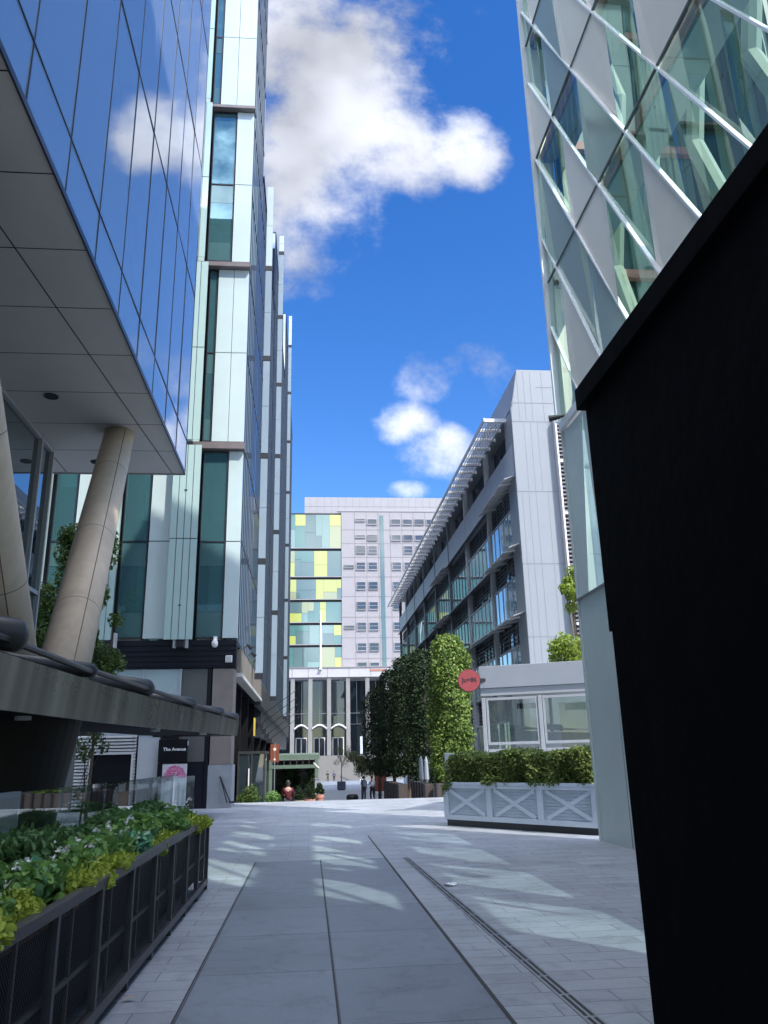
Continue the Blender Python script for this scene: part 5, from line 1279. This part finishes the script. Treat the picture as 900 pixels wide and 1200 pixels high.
# lower wall: ledge, pale panels, dark glass triangle
bx('ledge', M['dg_rib'], dg, XD - .06, XD + .4, 2.6, YC + .05, 8.42, 8.62, bevel=.01)
m = MB(); y = YC; zlo = [0, 4.64, 8.40]; k = 0
while y > 3.5:
    a, b = y, y - 1.52
    m.poly([(XD + .02, a, 0), (XD + .012, b + .008, 0), (XD + .03, b + .008, 4.62), (XD + .02, a, 4.62)])
    y = b; k += 1
m.build('lower_panel', M['dg_green'], dg)
y = YC; k = 0
while y > 3.5:
    a, b = y, y - 1.52
    if k % 2 == 0:
        MB().poly([(XD + .02, a, 4.66), (XD - .04, (a + b) / 2, 4.66), (XD + .04, b + .35, 8.38), (XD + .02, a, 8.38)]).poly([(XD + .04, b + .35, 8.38), (XD + .04, b + .01, 4.66), (XD + .04, b + .01, 8.38)]).build('mid_panel', M['dg_green'], dg)
        MB().poly([(XD - .04, (a + b) / 2, 4.66), (XD + .04, b + .01, 4.66), (XD + .04, b + .35, 8.38)]).build('mid_glass', glass('dark blue corner glass', (.50, .66, .66), .30, None, .02, (.85, .95, 1), .06) if k == 0 else bpy.data.materials['dark blue corner glass'], dg)
    else:
        MB().poly([(XD + .04, a, 4.66), (XD + .0, b, 4.66), (XD + .0, b, 8.38), (XD + .04, a, 8.38)]).build('mid_glass', bpy.data.materials['dark blue corner glass'], dg)
    y = b; k += 1
bx('mid_seam', M['seam'], dg, XD - .05, XD + .05, 3.5, YC, 4.625, 4.655)
bx('corner_trim', M['dg_green'], dg, XD - .02, XD + .06, YC + .001, YC + .06, 0, 8.41)
bx('backing', M['roomdark'], dg, XD + .1, XD + .3, 2.5, YC - .2, 0, 4.5)
q = at(659, 487, Y=YC - .3)
t = thing('ledge_floodlight', 'black floodlight on a short arm under the ledge of the faceted block', 'floodlight', (XD, YC - .3, q.z))
MB().tube([(XD + .05, YC - .3, q.z + .02), (XD - .2, YC - .2, q.z)], .035, 8).build('arm', M['black'], t)
MB().tube([(XD - .1, YC - .25, q.z), (XD - .34, YC - .18, q.z - .03)], [.045, .075], 12).build('lamp_head', M['black'], t)

# ================================================================ BLACK HOARDING (right foreground)
hd = thing('black_hoarding', 'tall matt black hoarding wall close on the right with a black coping', 'hoarding', (2.2, 2, 0))
MB().prism([(1.60, -3, 0), (1.60, 4.085, 0), (1.60, 4.085, 2.22), (1.60, 4.125, 2.22), (1.60, 4.125, 3.525), (1.60, -3, 3.525)], (1.6, 0, 0)).build('wall', M['hoard'], hd)
bx('coping', M['hoard'], hd, 1.56, 3.25, -3.05, 4.17, 3.53, 3.66, bevel=.004)

# ================================================================ light, sky, camera
EL, AZ = R(50), R(38)
sd = Vector((math.sin(AZ) * math.cos(EL), -math.cos(AZ) * math.cos(EL), math.sin(EL)))
s = bpy.data.lights.new('sun', 'SUN'); s.energy = 2.0; s.angle = R(.53); s.color = (1, .95, .87)
so_ = bpy.data.objects.new('sun', s); COL.objects.link(so_); so_.rotation_euler = sd.to_track_quat('Z', 'Y').to_euler(); so_.location = (30, -40, 60)
w = bpy.data.worlds.new('World'); sc.world = w; w.use_nodes = True; nt = w.node_tree; nt.nodes.clear(); L = nt.links
out = N(nt, 'ShaderNodeOutputWorld'); bg = N(nt, 'ShaderNodeBackground'); bg.inputs[1].default_value = .15; L.new(bg.outputs[0], out.inputs[0])
sky = N(nt, 'ShaderNodeTexSky', sky_type='NISHITA'); sky.sun_disc = False; sky.sun_elevation = EL; sky.sun_rotation = math.pi - AZ
sky.air_density = 1.0; sky.dust_density = .3; sky.ozone_density = 2.5
hs = N(nt, 'ShaderNodeHueSaturation'); hs.inputs['Hue'].default_value = .512; hs.inputs['Saturation'].default_value = 1.35; hs.inputs['Value'].default_value = .55
L.new(sky.outputs[0], hs.inputs['Color'])
# clouds placed by direction; rear and overhead ones added out of view as fill
tc = N(nt, 'ShaderNodeTexCoord'); sp = N(nt, 'ShaderNodeSeparateXYZ'); L.new(tc.outputs['Generated'], sp.inputs[0])
def mth(op, a, b=None, c=None, clamp=False):
    n = N(nt, 'ShaderNodeMath', operation=op, use_clamp=clamp)
    for k, v in enumerate((a, b, c)):
        if v is None: continue
        if isinstance(v, (int, float)): n.inputs[k].default_value = v
        else: L.new(v, n.inputs[k])
    return n.outputs[0]
ay = mth('MAXIMUM', mth('ABSOLUTE', sp.outputs['Y']), .05)
u = mth('DIVIDE', sp.outputs['X'], ay); v = mth('DIVIDE', sp.outputs['Z'], ay)
cb = N(nt, 'ShaderNodeCombineXYZ'); L.new(u, cb.inputs[0]); L.new(v, cb.inputs[1]); L.new(mth('MULTIPLY', mth('SIGN', sp.outputs['Y']), 3.7), cb.inputs[2])
def noise(scale, det, rough, off):
    mp = N(nt, 'ShaderNodeMapping'); mp.inputs['Location'].default_value = off; L.new(cb.outputs[0], mp.inputs[0])
    n = N(nt, 'ShaderNodeTexNoise'); n.inputs['Scale'].default_value = scale; n.inputs['Detail'].default_value = det; n.inputs['Roughness'].default_value = rough
    L.new(mp.outputs[0], n.inputs['Vector']); return n.outputs['Fac']
def uv(px, py):
    d = Fw * FOC + Rt * (px - 450) - Up * (py - 600); return d.x / d.y, d.z / d.y
blobs = [(400, 100, 110, 125, 1.15), (345, 190, 85, 125, 1.1), (470, 160, 84, 66, 1.0), (538, 170, 60, 50, 1.0), (400, 245, 60, 62, .85), (330, 40, 120, 100, 1.1), (450, 10, 90, 60, .7), (575, 5, 45, 30, .42),
         (478, 500, 42, 32, 1.0), (512, 532, 56, 38, 1.0), (560, 560, 50, 34, .7), (490, 448, 48, 36, .58), (578, 440, 66, 40, .56), (485, 574, 36, 14, .95), (520, 10, 60, 25, .3)]
acc = None
for px, py, rx, ry, a in blobs:
    u0, v0 = uv(px, py); u1, _ = uv(px + rx, py); _, v1 = uv(px, py - ry)
    du = mth('DIVIDE', mth('SUBTRACT', u, u0), abs(u1 - u0)); dv = mth('DIVIDE', mth('SUBTRACT', v, v0), abs(v1 - v0))
    d2 = mth('ADD', mth('MULTIPLY', du, du), mth('MULTIPLY', dv, dv))
    b = mth('MULTIPLY', mth('SUBTRACT', 1.0, mth('MULTIPLY', d2, .55)), a); b = mth('MAXIMUM', b, 0)
    acc = b if acc is None else mth('MAXIMUM', acc, b)
front = mth('GREATER_THAN', sp.outputs['Y'], 0)
acc = mth('MULTIPLY', acc, front)
n1 = noise(8.5, 9, .61, (0, 0, 0)); n2 = noise(3.6, 3, .5, (4, 2, 1)); n3 = noise(2.2, 8, .6, (9, 3, 0))
dens = mth('ADD', mth('MULTIPLY_ADD', acc, 1.15, -.62), mth('MULTIPLY', mth('SUBTRACT', n1, .5), 2.1))
back = mth('MULTIPLY', mth('SUBTRACT', 1, front), mth('MULTIPLY', mth('SUBTRACT', n3, .40), 5))  # unseen bright cloud behind the camera, added for fill
dens = mth('MULTIPLY', mth('ADD', dens, back), 1.5)
hi = N(nt, 'ShaderNodeMapRange', interpolation_type='SMOOTHSTEP'); hi.inputs[1].default_value = .80; hi.inputs[2].default_value = .92; L.new(sp.outputs['Z'], hi.inputs[0])  # unseen overhead cloud deck added to lift the shade
dens = mth('ADD', dens, mth('MULTIPLY', hi.outputs[0], mth('MULTIPLY_ADD', n3, 3.0, .2)))
mr = N(nt, 'ShaderNodeMapRange', interpolation_type='SMOOTHSTEP'); mr.inputs[1].default_value = -.25; mr.inputs[2].default_value = 1.05
L.new(dens, mr.inputs[0])
shade = N(nt, 'ShaderNodeMapRange'); shade.inputs[1].default_value = .36; shade.inputs[2].default_value = .64; shade.inputs[3].default_value = 1.15; shade.inputs[4].default_value = 2.7
L.new(mth('ADD', mth('MULTIPLY', n2, .88), mth('MULTIPLY', n1, .12)), shade.inputs[0])
cc = N(nt, 'ShaderNodeVectorMath', operation='SCALE'); cc.inputs[0].default_value = (.93, .96, 1.06); L.new(mth('MULTIPLY', mth('MULTIPLY', shade.outputs[0], mth('SUBTRACT', 1.42, mth('MULTIPLY', mth('MINIMUM', v, 1.2), .38))), mth('ADD', mth('MULTIPLY_ADD', front, -3.1, 4.0), mth('MULTIPLY', hi.outputs[0], 6.0))), cc.inputs['Scale'])
mx = N(nt, 'ShaderNodeMix', data_type='RGBA'); L.new(mth('MULTIPLY', mr.outputs[0], .93), mx.inputs[0]); L.new(hs.outputs[0], mx.inputs[6]); L.new(cc.outputs[0], mx.inputs[7])
L.new(mx.outputs[2], bg.inputs[0])

cam = bpy.data.cameras.new('camera'); co = bpy.data.objects.new('camera', cam); COL.objects.link(co)
cam.sensor_fit = 'AUTO'; cam.sensor_width = 36; cam.lens = FOC * 36 / 1200; cam.clip_end = 3000; cam.clip_start = .05
mw = Matrix((( Rt.x, Up.x, -Fw.x, 0), (Rt.y, Up.y, -Fw.y, 0), (Rt.z, Up.z, -Fw.z, EYE), (0, 0, 0, 1)))
co.matrix_world = mw
sc.camera = co
sc.view_settings.view_transform = 'Standard'; sc.view_settings.look = 'None'; sc.view_settings.gamma = 1; sc.view_settings.exposure = 1.6
sc.view_settings.use_curve_mapping = False
sc.cycles.max_bounces = 10; sc.cycles.diffuse_bounces = 4; sc.cycles.glossy_bounces = 5; sc.cycles.transparent_max_bounces = 16; sc.cycles.transmission_bounces = 4
sc.cycles.caustics_reflective = False; sc.cycles.caustics_refractive = False; sc.cycles.use_denoising = True; sc.cycles.sample_clamp_indirect = 6
for d in list(bpy.data.objects):
    if d.name == 'x': bpy.data.objects.remove(d)
